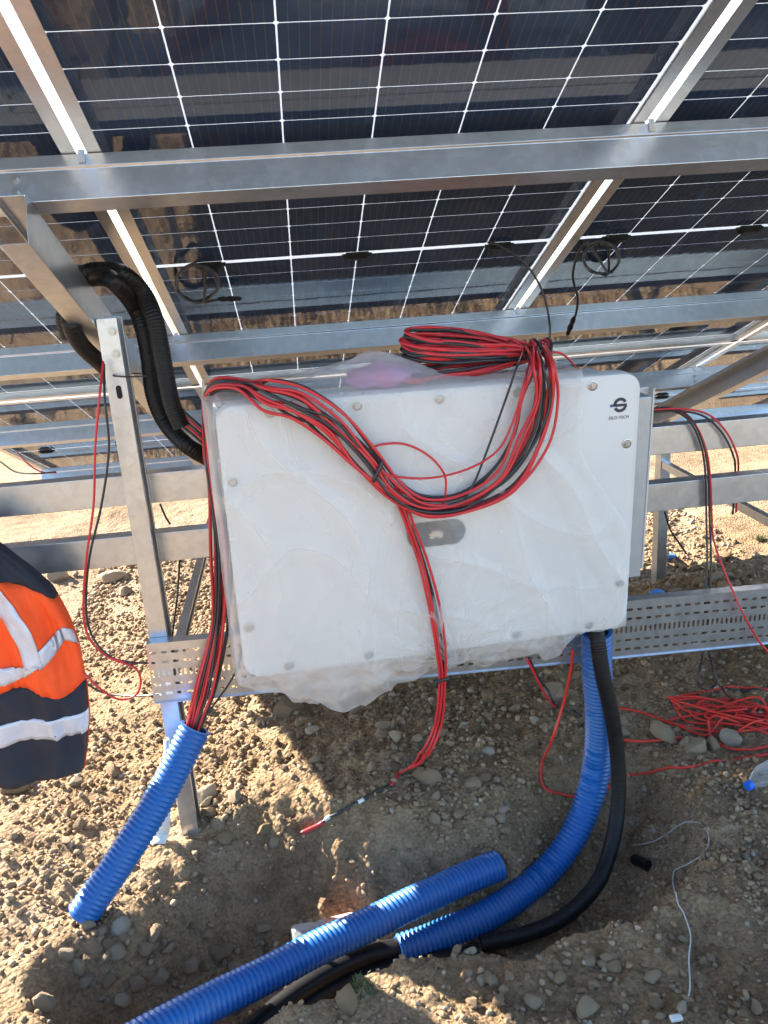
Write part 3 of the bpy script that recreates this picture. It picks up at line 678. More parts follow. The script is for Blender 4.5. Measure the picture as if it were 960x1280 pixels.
def fold_mesh(seed, x0, x1, drop, y0, lean):
    k1, k2 = VNoise(seed), VNoise(seed+1); us = np.linspace(0, 1, 90); vs = np.linspace(0, 1, 34); V_ = []
    for v in vs:
        for u in us:
            x = x0+(x1-x0)*u; d = drop*(math.sin(math.pi*u)**.7)*(.75+.5*float(k1(u*4, 3)))
            z = -.325-(d+.028)*v
            y = y0+lean*v+.016*math.sin(u*26+4*v+5*float(k2(u*5, v*2)))*v+.02*(float(k1(u*12, v*4))-.5)*v+.006*abs(math.sin(u*60+v*5))
            V_.append((x+.01*math.sin(v*7+u*9)*v, y, z))
    nu, nv = len(us), len(vs); fs = [(j*nu+i, j*nu+i+1, (j+1)*nu+i+1, (j+1)*nu+i) for j in range(nv-1) for i in range(nu-1)]
    me = bpy.data.meshes.new('fold'); me.from_pydata(V_, [], fs); me.polygons.foreach_set('use_smooth', [True]*len(fs)); me.update(); return me
for sd_, x0, x1, dr, y0, ln in ((71, -.50, .01, .145, .006, .07), (73, -.44, -.02, .12, .035, .05), (75, .04, .30, .066, .006, .05), (77, .20, .37, .075, .04, .04), (79, -.5, -.1, .07, .09, .02)):
    mk('fold', fold_mesh(sd_, x0, x1, dr, y0, ln), M['film_fold'], fo)
# crumpled magenta lump under the film
def crumple(name, c, size, mat, seed, label, cat):
    r = random.Random(seed); bm = bmesh.new(); bmesh.ops.create_icosphere(bm, subdivisions=4, radius=1); nz = VNoise(seed)
    for v in bm.verts:
        d = v.co; k = .75+.5*float(nz(d.x*3+9+d.z*2, d.y*3+9-d.z)); k *= 1+.12*abs(math.sin(9*d.x+5*d.y))
        v.co = Vector((d.x*k*size[0], d.y*k*size[1], d.z*k*size[2]))
    me = bpy.data.meshes.new(name); bm.to_mesh(me); bm.free(); me.polygons.foreach_set('use_smooth', [True]*len(me.polygons))
    o = mk(name, me, mat); o.location = c; tag(o, label, cat); return o
crumple('magenta_lump', tuple(L2W((-.105, .10, .372))), (.085, .06, .028), M['pink'], 31, 'crumpled magenta lump under the film on top of the inverter', 'pouch')
# ================================================================== CABLES
def cable(pts, r, mat, label, cat='cable', group=None, name='cable', step=.008, seg=8):
    q = catmull(pts, step); h = HT(q[:, 0], q[:, 1])+r*.6
    if (h > q[:, 2]).any():
        z0 = q[:, 2].copy(); q[:, 2] = np.maximum(z0, h)
        for _ in range(14): q[1:-1, 2] = np.maximum(h[1:-1]-.6*r, (q[:-2, 2]+q[2:, 2]+2*q[1:-1, 2])/4)
    o = tube(q, r, seg).build(name, M[mat], None, smooth=True); return tag(o, label, cat, group)
def bundle(ctrl, n, cols, r, label, group, seed=1, name='cable', twist=1.0, ends=None):
    """ctrl: (point, normal, half width, half thickness)"""
    rr = np.random.default_rng(seed)
    pts = np.array([c[0] for c in ctrl]); nr = np.array([np.asarray(c[1], float) for c in ctrl]); wd = np.array([c[2] for c in ctrl]); th = np.array([c[3] for c in ctrl])
    tg = np.gradient(pts, axis=0); tg /= np.linalg.norm(tg, axis=1)[:, None]
    e1 = np.cross(tg, nr); e1 /= np.linalg.norm(e1, axis=1)[:, None]; e2 = np.cross(e1, tg)
    slots = [(2*(i+.5)/n-1, ) for i in range(n)]
    lay = np.array([(-1)**i for i in range(n)])*.7
    base = np.linspace(-1, 1, n)
    for i in range(n):
        ph = rr.uniform(0, 6.28); a = base[i]+rr.normal(0, .20, len(ctrl))+.35*np.sin(np.linspace(0, twist*5, len(ctrl))+ph); a = np.clip(a, -1.15, 1.15)
        b = lay[i]+rr.normal(0, .15, len(ctrl))+.25*np.sin(np.linspace(0, twist*4, len(ctrl))+ph*2); b = np.clip(b, -1, 1)
        q = pts+e1*(wd*a)[:, None]+e2*(th*b)[:, None]
        c = cols[i % len(cols)]
        cable(q, r, c, label % ('red' if c.startswith('red') else 'black'), 'cable', group, name)
FN = BMn@np.array([0, -1., 0]); UP = np.array([0, 0, 1.]); LF = np.array([-1., -.3, 0])
def fb(px, py, off, wd, th): return (FB(px, py, off+.012), FN, wd, th)
main = [(P(662, 441, 2.06), UP, .02, .012), (P(668, 436, 1.98), UP, .022, .012), (FB(676, 458, .03), (FN+UP)/1.4, .030, .010), fb(674, 500, .022, .040, .009), fb(660, 550, .022, .044, .009), fb(630, 600, .022, .034, .010),
        fb(580, 630, .022, .024, .011), fb(530, 634, .024, .022, .012), fb(492, 615, .026, .024, .012), fb(455, 575, .026, .031, .011), fb(415, 533, .026, .034, .010), fb(372, 504, .026, .033, .010), fb(335, 494, .022, .030, .010),
        (L2W((-.445, .03, .385)), UP, .026, .008), (L2W((-.525, .11, .365)), (LF+UP)/1.4, .022, .008), (P(262, 560, 2.06), LF, .02, .01), (P(268, 610, 2.04), LF, .024, .012), (P(276, 690, 2.03), (-1, -.8, 0), .026, .012), (P(274, 780, 2.02), (-1, -.8, 0), .024, .012),
        (P(258, 855, 2.00), (-.6, -1, 0), .022, .014), (P(246, 898, 1.99), (-.6, -1, .3), .018, .014), (P(236, 930, 1.975), (-.6, -1, .3), .016, .014)]
bundle(main, 15, ['red_wire', 'black_wire', 'red_wire', 'black_wire', 'red_wire'], .0037, '%s cable of the bundle looped across the inverter front into the blue conduit', 'cables of the bundle on the inverter', 3)
tail = [fb(492, 606, .016, .008, .006), fb(508, 645, .014, .008, .006), fb(528, 700, .012, .010, .006), fb(543, 760, .014, .012, .006), fb(551, 815, .022, .010, .006), (P(552, 850, 1.89), FN, .007, .006), (P(546, 905, 1.90), FN, .010, .006), (P(528, 945, 1.92), (FN+UP), .010, .006), (G(505, 968, .012, False)+[0, 0, .004], UP, .009, .005), (G(488, 982, .012, False), UP, .006, .003)]
bundle(tail, 5, ['red_wire', 'black_wire', 'red_wire', 'black_wire', 'red_wire'], .0036, '%s cable tail hanging over the badge down to the soil', 'cable tails below the badge', 8)
# tails with connectors that lie on the soil
tl = [G(px, py, .008, False)+[0, 0, .004] for px, py in ((490, 981), (470, 993), (448, 1008), (425, 1020), (402, 1031), (376, 1043))]
o = cable(tl, .0046, 'black_wire', 'black cable tail with white and red plug tips lying on the soil', 'cable', None, 'cable_end', .006)
tq = catmull(tl, .004); tq[:, 2] = np.maximum(tq[:, 2], HT(tq[:, 0], tq[:, 1])+.004)
for _ in range(10): tq[1:-1, 2] = (tq[:-2, 2]+tq[2:, 2]+2*tq[1:-1, 2])/4
nq = len(tq)
for a, b, mt in ((.34, .42, 'white_plastic'), (.70, .76, 'white_plastic'), (.78, .99, 'red_wire')):
    tube(tq[int(a*nq):max(int(b*nq), int(a*nq)+3)], .0062, 8).build('plug_tip', M[mt], o, smooth=True)
cable([fb(462, 562, .02, 0, 0)[0], fb(475, 556, .02, 0, 0)[0], fb(505, 555, .022, 0, 0)[0], fb(535, 569, .022, 0, 0)[0], fb(555, 592, .022, 0, 0)[0], fb(557, 615, .018, 0, 0)[0], fb(553, 634, .014, 0, 0)[0]], .0029, 'red_wire', 'single red cable standing up in a small loop on the inverter front')
cable([fb(458, 573, .03, 0, 0)[0], fb(480, 592, .034, 0, 0)[0], fb(530, 598, .034, 0, 0)[0], fb(580, 588, .034, 0, 0)[0], fb(620, 565, .034, 0, 0)[0], fb(640, 530, .034, 0, 0)[0], fb(655, 480, .036, 0, 0)[0], (P(665, 438, 1.97))], .0029, 'red_wire', 'single red cable sagging inside the big loop on the inverter front')
cable([fb(575, 632, .022, 0, 0)[0], fb(592, 605, .026, 0, 0)[0], fb(610, 560, .028, 0, 0)[0], fb(630, 505, .03, 0, 0)[0], fb(645, 462, .034, 0, 0)[0], P(655, 436, 1.98)], .0029, 'black_wire', 'single black cable drawn straight up inside the big loop on the inverter front')
# tie on the bundle
tb = MB(); c0 = FB(478, 590, .05)
def strap(a, b, wpx, off, name, label):
    pa, pb = FB(*a, off), FB(*b, off); m = tube(catmull([pa, (pa+pb)/2+FN*.006, pb], .004), wpx, 6).build(name, M['black_wire'], None, smooth=True); return tag(m, label, 'cable tie')
strap((478, 576), (466, 602), .005, .05, 'cable_tie', 'black cable tie with a loose end round the bundle on the inverter')
tie2 = [P(548, 851, 1.878), P(560, 849, 1.885), P(559, 857, 1.90), P(545, 858, 1.895), P(548, 851, 1.878)]
tag(tube(catmull(tie2, .004), .005, 6).build('cable_tie', M['black_wire'], None, smooth=True), 'black tie gathering the cable tails under the film edge', 'cable tie')
# coil on top of the inverter
rc = random.Random(4)
ctop = .352
for k in range(16):
    colr = 'red_wire' if k % 5 in (0, 2, 3) else 'black_wire'
    lay = (k+.5)/16.0; pts = []; up_ = .012+.098*lay; sh = rc.uniform(-1, 1); low = k < 5
    for j in range(29):
        a = 2*math.pi*j/14+.9
        ax = (.195 if low else .165)+.014*sh; cx = .125-(.050 if low else .012)
        t = (1-math.cos(a))/2                                     # 0 at the pinched right end, 1 at the left end
        fan = .25+.75*t**.7
        x_ = cx+ax*math.cos(a); y_ = .095+(.050+.014*sh)*math.sin(a)*fan
        z_ = ctop+.030+(up_-.022)*fan+(.016+.006*sh)*math.sin(a+.4)*fan+(.012*t if not low else -.014*t)
        pts.append(L2W((x_+.007*rc.uniform(-1, 1), y_+.005*rc.uniform(-1, 1), max(z_, ctop+.006)+.0035*rc.uniform(-1, 1))))
    cable(pts, .0039, colr, '%s cable of the coil lying on top of the inverter' % colr.split('_')[0], 'cable', 'cables of the coil on the inverter top')
for k in range(6):
    colr = ('red_wire', 'red_wire', 'black_wire')[k % 3]; pts = []
    for j in range(15):
        a = 2*math.pi*j/14; R_ = .030+.003*(k % 3)
        pts.append(L2W((.275+.006*k-.012+.010*math.cos(a+k), .075+R_*math.cos(a)*1.2, ctop+.044+R_*math.sin(a)*1.1)))
    cable(pts, .0036, colr, '%s cable wound round the waist of the coil on the inverter' % colr.split('_')[0], 'cable', 'windings round the waist of the coil')
cable([P(690, 440, 2.03), P(702, 442, 2.05), P(714, 452, 2.07), P(722, 463, 2.12)], .003, 'red_wire', 'short red cable end sticking out of the coil towards the printed logo')
# leads under the panels
def conn(a, b, label, cat='plug'):
    a = np.array(a); b = np.array(b); m = MB(); t = np.linspace(0, 1, 9); rad = [.004, .0075, .0085, .0065, .009, .009, .0065, .0075, .003]
    return tag(tube(np.array([a+(b-a)*s for s in t]), np.array(rad), 10, mb=m).build('cable_plug', M['black_hose'], None), label, cat)
def coil_lead(cx, cy, rpx, seed, label, startpx, extra):
    r = random.Random(seed); pts = [PP(*startpx, .008)]
    for j in range(40):
        a = 2*math.pi*j/13+1.2; q = rpx*(1+r.uniform(-.07, .07)); pts.append(PP(cx+q*math.cos(a), cy+q*.88*math.sin(a), .02+.012*r.random()))
    pts += extra
    return cable(pts, .0038, 'black_wire', label)
lead = coil_lead(246, 354, 26, 1, 'black panel lead coiled in a ring under the panel above the inverter', (256, 334), [PP(255, 378, .03), PP(275, 374, .03)])
conn(PP(272, 374, .03), PP(302, 373, .03), 'black plug at the end of the ring shaped lead under the panel')
coil_lead(752, 323, 22, 2, 'black panel lead coiled in a ring beside the hanging plug', (760, 296), [PP(735, 305, .03), PP(722, 320, .05), PP(716, 345, .09), PP(722, 372, .13), PP(720, 392, .16), PP(716, 402, .17)])
conn(PP(718, 396, .165), PP(709, 419, .19), 'black plug hanging in the air in front of the second purlin')
cable([PP(610, 303, .01), PP(622, 306, .03), PP(645, 320, .06), PP(665, 340, .10), PP(680, 370, .16), PP(687, 405, .24), P(686, 434, 2.07), P(684, 446, 2.05)], .0032, 'black_wire', 'black panel lead running from the panel down into the coil')
# left hanging pair, right hanging loops
YL = 2.02
ptl = [(129, 452), (124, 500), (119, 560), (117, 630), (109, 690), (105, 735), (105, 775), (113, 800), (133, 820), (158, 830), (172, 838), (176, 855), (168, 870), (148, 874), (124, 860), (104, 840)]
cable([P(x, y, YL+.06*(i < 1)) for i, (x, y) in enumerate(ptl)], .0031, 'red_wire', 'red cable hanging from the rafter in a long loop left of the post')
ptb = [(130, 455), (131, 500), (136, 560), (127, 630), (113, 690), (108, 735), (109, 775), (120, 803), (140, 822), (165, 828), (190, 829), (205, 831)]
cable([P(x, y, YL+.012+.06*(i < 1)+(.085 if i > 9 else 0)) for i, (x, y) in enumerate(ptb)], .0031, 'black_wire', 'black cable hanging beside the red loop left of the post')
cable([P(100, 850, 2.3), P(130, 866, 2.3), P(165, 870, 2.25), P(196, 868, 2.2), P(215, 860, 2.18)], .003, 'black_wire', 'thin black cable trailing from the tray towards the jacket')
cable([P(225, 690, 2.28), P(222, 740, 2.28), P(216, 790, 2.2), P(214, 812, 2.14)], .003, 'black_wire', 'thin black cable dropping behind the left post into the tray')
cable([P(303, 800, 2.05), P(300, 825, 2.04), P(288, 852, 2.03), P(268, 880, 2.02), P(250, 905, 1.99)], .0028, 'black_wire', 'single black cable curving from the inverter bottom left corner into the conduit')
cable([P(200, 630, 2.3), P(208, 648, 2.29), P(213, 655, 2.28)], .003, 'black_wire', 'short black cable piece behind the left post between the rails')
R1 = [(806, 514), (838, 512), (862, 524), (877, 552), (884, 590), (886, 650)]
def rl(dx, dy, tailpts, mat, lab, yy=2.185): cable([P(x+dx*i/5, y+dy, yy if i > 1 else 2.22-.01*i) for i, (x, y) in enumerate(R1)]+tailpts, .0031, mat, lab, 'cable')
rl(-3, 1, [P(884, 700, 2.16), P(882, 745, 2.125), P(880, 790, 2.13)], 'black_wire', 'black cable looped over the upper rail and dropping behind the tray')
rl(1, -2, [P(889, 700, 2.16), P(887, 745, 2.125), P(885, 790, 2.13)], 'black_wire', 'second black cable beside it dropping from the upper rail to the tray')
rl(4, 0, [P(892, 675, 2.15), P(906, 715, 2.10), P(928, 765, 2.05), P(950, 803, 2.045), P(975, 830, 2.045)], 'red_wire', 'red cable looped over the upper rail and crossing the tray front')
R2 = [(806, 513), (850, 511), (885, 518), (908, 540), (920, 565), (923, 585), (920, 640)]
for dx, dy, mt in ((0, 0, 'red_wire'), (-4, 3, 'black_wire')):
    cable([P(x+dx*(i > 1), y+dy, 2.19+(.14 if i >= 6 else .09 if i == 5 else 0)) for i, (x, y) in enumerate(R2)], .0031, mt, '%s cable arched over the upper rail and vanishing behind the lower rail' % mt.split('_')[0])
cable([P(831, 640, 3.0), P(838, 662, 3.05), P(850, 680, 3.1), P(858, 692, 3.15)], .004, 'black_wire', 'thin black cable with a plug hanging by the right short leg')
cable([P(0, 577, 3.4), P(20, 590, 3.3), P(45, 592, 3.2), P(70, 590, 3.2)], .0032, 'black_wire', 'black cable lying along the upper rail near the panel end')
cable([P(22, 566, 3.4), P(35, 580, 3.3), P(52, 590, 3.25), P(70, 591, 3.2)], .0032, 'red_wire', 'red cable lying along the upper rail near the panel end')
# red and black cables on the ground
gz = lambda px, py, up=.004: G(px, py, .006, False)+np.array([0, 0, up])
cable([P(716, 812, 2.03), P(713, 840, 2.04), P(704, 880, 2.06), P(690, 925, 2.05), gz(678, 960, .02), gz(677, 980), gz(690, 993), gz(720, 997), gz(765, 985), gz(800, 972), gz(850, 962), gz(900, 955), gz(960, 944), gz(1000, 935)], .0042, 'red_ground', 'red cable dropping under the inverter and running along the soil to the right')
cable([P(658, 822, 2.0), P(668, 842, 2.01), P(680, 866, 2.04), P(693, 884, 2.08)], .0035, 'red_wire', 'short red cable tail poking out below the film')
cable([P(661, 822, 2.01), P(672, 845, 2.03), P(684, 862, 2.06), P(696, 882, 2.09), gz(712, 893, .01), gz(728, 898, .008)], .0035, 'black_wire', 'short black cable tail with white tip below the film')
cable([gz(772, 886), gz(800, 891), gz(830, 902), gz(860, 914), gz(885, 920), gz(905, 905, .03), gz(935, 905), gz(970, 914)], .0042, 'red_ground', 'red cable leaving the tangle towards the blue conduit')
cable([gz(776, 926), gz(800, 928), gz(830, 926), gz(852, 924)], .0042, 'red_ground', 'short red cable half hidden behind the brown rock')
rt = random.Random(12)
for k in range(9):
    cx, cy = 912+rt.uniform(-22, 40), 894+rt.uniform(-9, 12); ax, ay = rt.uniform(38, 100), rt.uniform(4, 20); tl_ = rt.uniform(-.05, .2); pts = []
    for j in range(rt.choice((8, 11, 15))):
        a = 2*math.pi*j/10+rt.uniform(-.25, .25)+k; x = ax*math.cos(a)*rt.uniform(.72, 1.12); y = ay*math.sin(a)*rt.uniform(.6, 1.35)
        pts.append(gz(min(cx+x, 1010), cy+y+tl_*x, .005+.005*k*rt.random()))
    cable(pts, .0040, 'red_ground', 'red cable of the loose tangle on the soil under the tray', 'cable', 'red cables of the tangle')
cable([gz(852, 900, .012), gz(842, 880), gz(850, 872), gz(880, 868), gz(915, 862), gz(960, 868)], .0038, 'red_ground', 'red cable arching along the back of the tangle')
cable([gz(884, 908, .03), gz(890, 922), gz(910, 936), gz(940, 938), gz(975, 930)], .0042, 'red_ground', 'thick red loop in front of the grey rock')
cable([P(879, 815, 2.1), P(874, 840, 2.11), P(873, 855, 2.12), gz(885, 864), gz(915, 865), gz(965, 868)], .0035, 'black_wire', 'black cable dropping from the tray and bending along the soil')
cable([P(886, 815, 2.1), P(892, 838, 2.11), P(902, 860, 2.1), gz(915, 880, .02), gz(935, 897, .02)], .0035, 'black_wire', 'black cable dropping from the tray into the red tangle')
tw = [(790, 1058), (812, 1054), (830, 1046), (846, 1035), (862, 1030), (878, 1035), (886, 1050), (880, 1066), (862, 1080), (848, 1088), (841, 1100), (845, 1122), (855, 1145), (863, 1170), (861, 1200), (862, 1240), (852, 1262), (848, 1272)]
t_ = cable([gz(x, y, .003) for x, y in tw], .0017, 'twine', 'thin white twine curling over the right hand bank', 'twine', None, 'twine')
m = MB(); c_ = gz(846, 1275, .004); m.box((c_[0]-.014, c_[1]-.006, c_[2]-.003), (c_[0]+.012, c_[1]+.008, c_[2]+.005)); bevel(m.build('tag_end', M['white_plastic'], t_), .002)
# ================================================================== CONDUITS
def conduit(ctrl, R, pitch, depth, mat, label, name='conduit', cat='conduit'):
    return tag(corrugated(ctrl, R, pitch, depth).build(name, M[mat], None, smooth=False), label, cat)
def conduit_s(*a, **k): return autosmooth(conduit(*a, **k), 62)
c1b = P(106, 1143, 1.80); g1 = float(HT(c1b[0], c1b[1]))
ct, cb_ = P(244, 909, 1.985), G(107, 1146, 0., False)+[0, 0, .012]
cs = cb_-ct
conduit_s([ct+cs*t+np.array([.012*math.sin(math.pi*t), 0, -.006*math.sin(math.pi*t)]) for t in np.linspace(0, 1.03, 6)], .043, .0138, .0058, 'blue', 'blue corrugated conduit leaning on the bank with cables entering its top')
def PZ(x, y, z):
    d = ray(x, y); return CAM+d*((z-CZ)/d[2])
conduit_s([PZ(622, 1082, -.115), PZ(560, 1108, -.105), PZ(480, 1146, -.09), PZ(400, 1183, -.07), PZ(300, 1236, -.035), PZ(200, 1286, .01), PZ(120, 1330, .035)], .043, .0138, .0058, 'blue', 'straight blue corrugated conduit lying across the trench with an open end')
conduit_s([P(745, 790, 2.00), P(746, 840, 2.01), P(750, 890, 2.03), P(748, 945, 2.04), P(736, 1000, 2.015), PZ(712, 1052, -.115), PZ(672, 1100, -.185), PZ(610, 1143, -.195), PZ(550, 1170, -.195), PZ(496, 1190, -.195)], .043, .0138, .0058, 'blue', 'curved blue corrugated conduit dropping from the inverter into the trench')
conduit_s([P(744, 775, 2.0), P(746, 800, 1.965), P(752, 840, 1.955), P(764, 890, 1.955), P(773, 950, 1.955), P(773, 1010, 1.93), P(763, 1062, 1.875), PZ(744, 1108, -.145), PZ(705, 1146, -.19), PZ(655, 1168, -.205), PZ(600, 1180, -.21)], .0220, .0075, .0008, 'black_hose', 'black corrugated hose following the curved blue conduit into the trench', name='hose', cat='hose')
tag(tube(catmull([PZ(535, 1178, -.2), PZ(500, 1186, -.195), PZ(462, 1194, -.19), PZ(420, 1212, -.185), PZ(380, 1236, -.18), PZ(345, 1262, -.175), PZ(300, 1300, -.17)], .01), .027, 16).build('pipe', M['black_hose'], None, smooth=True), 'smooth black pipe coming out of the curved blue conduit in the trench', 'pipe')
tag(tube(catmull([PZ(600, 1192, -.21), PZ(500, 1208, -.215), PZ(440, 1226, -.215), PZ(400, 1246, -.21), PZ(362, 1272, -.2), PZ(330, 1300, -.195)], .01), .024, 14).build('pipe', M['black_hose'], None, smooth=True), 'second black pipe half buried along the near trench wall', 'pipe')
hA = [P(262, 574, 2.13), P(232, 556, 2.10), P(205, 526, 2.15), P(191, 492, 2.16), P(186, 450, 2.165), P(180, 415, 2.165), P(168, 382, 2.17), PP(142, 352, .15), PP(118, 346, .085), PP(98, 356, .085), PP(88, 382, .16), PP(88, 406, .22), PP(102, 432, .25), PP(126, 456, .27), PP(150, 478, .28)]
conduit_s(hA, .0220, .0075, .0012, 'black_hose', 'black corrugated hose looped over the rafter and running to the inverter side', name='hose', cat='hose')
hB = [P(227, 534, 2.085), P(216, 508, 2.085), P(208, 470, 2.09), P(201, 430, 2.10), P(193, 395, 2.11), P(178, 364, 2.14), PP(152, 341, .12), PP(128, 338, .085), PP(108, 342, .082), PP(92, 366, .10), PP(80, 396, .15), PP(86, 424, .20)]
conduit_s(hB, .0220, .0075, .0012, 'black_hose', 'black corrugated hose ending in the air with cables coming out beside the post', name='hose', cat='hose')
for k, mt in enumerate(('black_wire', 'red_wire', 'black_wire', 'red_wire', 'black_wire')):
    cable([P(216+k*1.0, 508-k*1, 2.085), P(226+k*2, 530-k*3, 2.085), P(243+k*2, 545-k*3, 2.085), P(262+k, 562-k*4, 2.09)], .0033, mt, '%s cable coming out of the cut black hose towards the inverter' % mt.split('_')[0], 'cable', 'cables from the cut hose')
tie = [P(143, 470, 2.10), P(160, 471, 2.10), P(181, 470, 2.09), P(186, 469, 2.12), P(182, 467, 2.24), P(150, 467, 2.24), P(142, 469, 2.12), P(143, 470, 2.10)]
tag(tube(catmull(tie, .005), .0022, 6).build('cable_tie', M['black_wire'], None, smooth=True), 'thin black cable tie strapped round the post below the rafter', 'cable tie')
# ================================================================== LITTER
def bottle(loc, direction, ln, R, label, capmat, labelmat=None):
    r = empty('plastic_bottle', tuple(loc)); tag(r, label, 'bottle')
    d = Vector(direction).normalized(); r.rotation_euler = d.to_track_quat('Z', 'Y').to_euler()
    prof = [(.0, .0), (R*.85, .0), (R, .012), (R, ln*.2), (R*.93, ln*.23), (R, ln*.26), (R, ln*.62), (R*.8, ln*.76), (R*.45, ln*.88), (R*.36, ln*.92), (R*.36, ln*.97)]
    n = 22; m = MB(); m.rings([[(a*math.cos(t)*(1+.05*math.sin(3*t+z*60)), a*math.sin(t)*(.9+.06*math.sin(2*t+z*40)), z) for t in np.arange(n)*2*math.pi/n] for a, z in prof]); m.build('shell', M['pet'], r, smooth=True)
    m = MB(); m.rings([[(a*math.cos(t), a*math.sin(t), z) for t in np.arange(n)*2*math.pi/n] for a, z in ((R*.43, ln*.93), (R*.43, ln), (R*.38, ln+.002))], cap=True); m.build('cap', M[capmat], r, smooth=False)
    if labelmat:
        m = MB(); m.rings([[((R+.0012)*math.cos(t)*(1+.05*math.sin(3*t+z*60)), (R+.0012)*math.sin(t)*(.9+.06*math.sin(2*t+z*40)), z) for t in np.arange(n)*2*math.pi/n] for z in np.linspace(ln*.32, ln*.58, 5)]); m.build('paper_label', M[labelmat], r, smooth=True)
    return r
b0 = PZ(366, 1176, -.2); b1 = PZ(496, 1148, -.2)
bottle(b0, tuple(b1-b0), float(np.linalg.norm(b1-b0)), 0.040, 'clear plastic bottle with orange label lying under the straight blue conduit', 'white_plastic', 'label_orange')
bb = G(985, 962)+[0, 0, .033]; be = G(934, 990)+[0, 0, .02]
bottle(bb, tuple(be-bb), float(np.linalg.norm(be-bb)), .034, 'clear blue tinted water bottle with a blue cap lying on the right hand soil', 'cap_blue')
# white strip at the post foot
def sheet(rows_, name, mat, label, cat, th=.0015):
    m = MB(); m.rings([[np.asarray(p) for p in r] for r in rows_], closed=False); o = m.build(name, M[mat], None, smooth=True)
    s = o.modifiers.new('solid', 'SOLIDIFY'); s.thickness = th; return tag(o, label, cat)
sheet([[P(205, 925, 2.115), P(211, 925, 2.113)], [P(203, 960, 2.10), P(212, 962, 2.095)], [P(199, 1000, 2.08), P(213, 1004, 2.075)], [P(196, 1028, 2.065), P(213, 1032, 2.06)], [gz(190, 1044, .006), gz(212, 1044, .008)], [gz(187, 1057, .006), gz(207, 1057, .006)]], 'plastic_strip', 'white_plastic', 'white plastic strip standing against the foot of the steel post', 'strip')
g = G(836, 698); crumple('glove', (g[0], g[1], g[2]+.012), (.045, .03, .016), M['rag'], 51, 'small blue rubber glove crumpled on the rubble by the right short leg', 'glove')
g = G(820, 743); crumple('glove', (g[0], g[1], g[2]+.008), (.03, .02, .014), M['rag'], 53, 'small blue scrap lying just behind the cable tray', 'scrap')
a, b = G(793, 1080), G(810, 1088)
tag(tube(np.array([a+[0, 0, .016], (a+b)/2+[0, 0, .018], b+[0, 0, .016]]), .016, 14).build('pipe_stub', M['black_hose'], None), 'short black pipe stub lying in the dirt right of the hose', 'pipe')
def tuft(px, py, n, hh, label, seed):
    r = random.Random(seed); g = G(px, py); m = MB()
    for i in range(n):
        x, y = g[0]+r.gauss(0, .018), g[1]+r.gauss(0, .014); z = float(HT(x, y)); a = r.uniform(0, 6.28); h = hh*r.uniform(.5, 1.1); ln = r.uniform(.2, .9)*h; w_ = .0016
        cx, cy = math.cos(a), math.sin(a); p0 = np.array([x, y, z-.003]); p1 = p0+[cx*ln*.4, cy*ln*.4, h*.65]; p2 = p0+[cx*ln, cy*ln, h]
        s_ = np.array([-cy, cx, 0])*w_; m.add([p0-s_, p0+s_, p1+s_*.8, p1-s_*.8, p2], [(0, 1, 2, 3), (3, 2, 4)])
    tag(m.build('grass_tuft', M['grass'], None), label, 'grass')
tuft(449, 1234, 130, .022, 'small dark green grass tuft on the near trench bank beside the boulder', 3)
tuft(38, 972, 240, .03, 'small yellow green weed behind the tan rocks under the jacket', 5)
tuft(950, 676, 120, .05, 'green weed growing behind the lower rail at the right', 6)
# ================================================================== JACKET
YJ, XJ = 2.06, -.865
sil = [(2, 655, .055), (4, 672, .07), (0, 690, None), (30, 712, None), (60, 738, None), (80, 775, None), (95, 810, None), (103, 850, None), (108, 900, None), (105, 940, None), (101, 968, None)]
zs, hw = [], []
for px, py, hh in sil:
    p = P(px, py, YJ-.03); zs.append(p[2]); hw.append(hh if hh else p[0]-XJ)
zs = np.array(zs); hw = np.array(hw)
dj = .55*np.interp(zs, sorted(zs), np.interp(sorted(zs), [zs[-1], zs[5], zs[3], zs[0]], [.085, .10, .08, .05]))
c_j = math.cos
def JS(th, z, off=0.):
    h_ = np.interp(-z, -zs, hw); d = np.interp(-z, -zs, dj)
    k = 1+.10*math.sin(4*th+7*z+.6)*float(sm(zs[2], zs[6], z))+.06*mnoise.noise(Vector((c_j(th)*3, z*9, math.sin(th)*3)))
    c, s = math.cos(th), math.sin(th)
    d += .020*mnoise.noise(Vector((c*5+2*z, z*7, 1.3)))-.022*abs(mnoise.noise(Vector((c*6-7*z, z*9+c*7, 4.1))))+.010*math.sin(c*9+z*5)
    c2 = math.copysign(abs(c)**.85, c); s2 = math.copysign(abs(s)**.5, s)
    return (XJ+(h_*1.0+off)*c2*(1 if abs(c) > .98 else (1+.0*k)), YJ+(d*k+off)*s2, z)
jk = empty('jacket', (XJ, YJ, float(zs[-1]))); tag(jk, 'orange and navy high visibility work jacket hanging beside the lower rail', 'jacket')
def band(f0, f1, off=0., th0=-math.pi, th1=math.pi, n=96, nz=14):
    m = MB(); rings = []
    for j in range(nz+1):
        rings.append([JS(t, f0(t)+(f1(t)-f0(t))*j/nz, off) for t in np.linspace(th0, th1, n)])
    m.rings(rings, closed=False); return m
def zpx(py): return P(60, py, YJ-.05)[2]
yk = lambda t: zpx(716)-.085*max(0, math.cos(t))**2.6
lo = lambda t: zpx(868)+.020*math.cos(t*5+.3)*(.4+.6*abs(math.sin(t)))
solid = lambda o: o.modifiers.new('solid', 'SOLIDIFY').__setattr__('thickness', .0018)
o = band(lambda t: float(zs[0]), yk).build('yoke', M['navy'], jk, True, True); solid(o)
o = band(yk, lo, 0., -math.pi-.12, .12).build('orange_panel', M['orange'], jk, True, True); solid(o)
o = band(yk, lo, -.001, .12, math.pi-.12).build('unseen_back', M['navy'], jk, True, True); solid(o)  # unseen back half added in navy, keeps an orange reflection off the rail
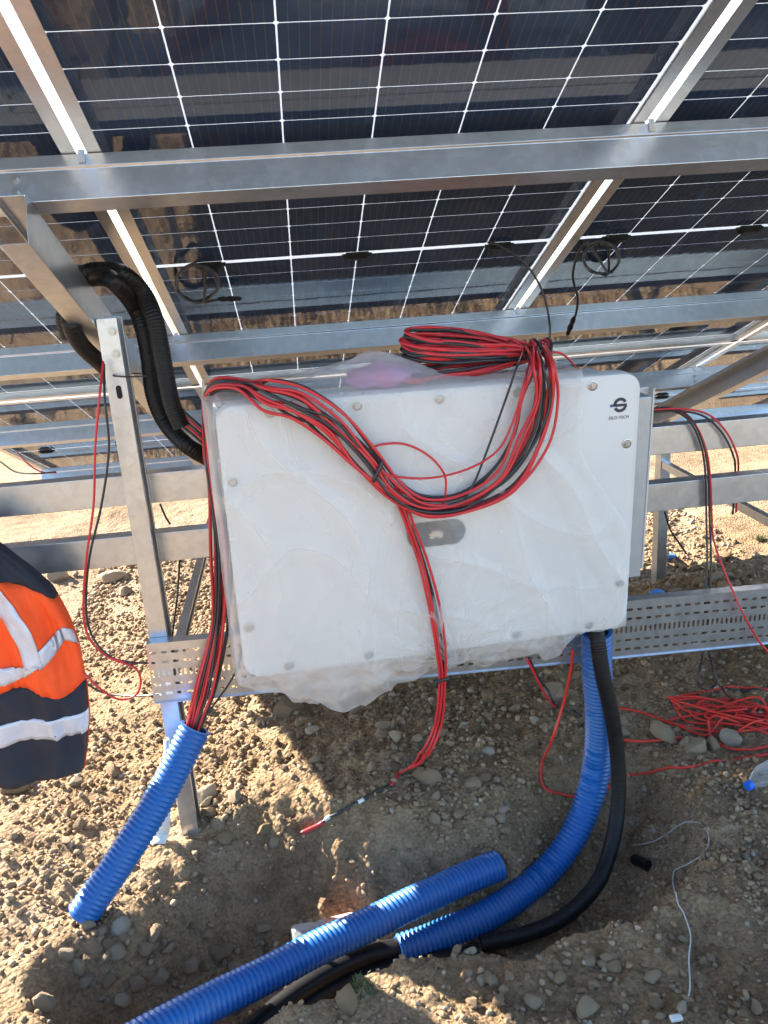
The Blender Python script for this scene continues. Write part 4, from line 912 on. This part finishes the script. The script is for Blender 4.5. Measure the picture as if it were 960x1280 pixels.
o = band(lo, lambda t: float(zs[-1])+.004*math.sin(t*6)).build('lower_panel', M['navy'], jk, True, True); solid(o)
o = band(lambda t: zpx(901), lambda t: zpx(928), .002, nz=5).build('reflective_stripe', M['reflective'], jk, True, True); solid(o)
def ribbon(ea, eb, name, mat, off=.0045, n=12):
    ea = catmull([np.array([*p, 0.]) for p in ea], 4); eb = catmull([np.array([*p, 0.]) for p in eb], 4); m = MB(); rings = []
    for s in np.linspace(0, 1, 26):
        a = ea[int(s*(len(ea)-1))]; b = eb[int(s*(len(eb)-1))]; ring = []
        for q in np.linspace(0, 1, 5):
            x, y = (a+(b-a)*q)[:2]; p = P(x, y, YJ-.08); z = p[2]; h_ = np.interp(-z, -zs, hw); c = max(-.999, min(.999, (p[0]-XJ)/h_)); th = -math.acos(math.copysign(abs(c)**(1/.85), c))
            ring.append(JS(th, z, off))
        rings.append(ring)
    m.rings(rings, closed=False); o = m.build(name, M[mat], jk, True, True); solid(o)
ribbon([(-30, 755), (0, 785), (18, 812), (28, 842)], [(-10, 735), (10, 760), (36, 795), (50, 838)], 'reflective_stripe', 'reflective')
ribbon([(40, 822), (56, 808), (70, 795), (90, 806)], [(46, 842), (60, 829), (74, 812), (93, 820)], 'reflective_stripe', 'reflective')
ribbon([(-40, 866), (0, 866), (20, 857), (45, 838)], [(-40, 844), (0, 845), (20, 842), (28, 836)], 'reflective_stripe', 'reflective')
# sleeve on the far side, mostly out of the picture
m = MB(); sp = catmull([(XJ-.13, YJ-.06, zs[3]+.01), (XJ-.22, YJ-.07, zs[5]), (XJ-.27, YJ-.06, zs[7]), (XJ-.29, YJ-.05, zs[9])], .02); tube(sp, np.linspace(.085, .055, len(sp)), 20, mb=m); m.build('sleeve', M['orange'], jk, True, True)
m = MB(); tube(catmull([JS(0, float(z), .002) for z in np.linspace(lo(0), zs[-1], 12)], .01), .0025, 6, mb=m); m.build('piping', M['piping'], jk, True, True)
hk = MB(); tube(catmull([(XJ, YJ+.02, zs[0]+.0), (XJ, YJ+.09, zs[0]+.02), (XJ, 2.19, .93), (XJ, 2.215, .901), (XJ, 2.23, .897)], .01), .004, 6, mb=hk); hk.build('hanging_loop', M['navy'], jk, True, True)
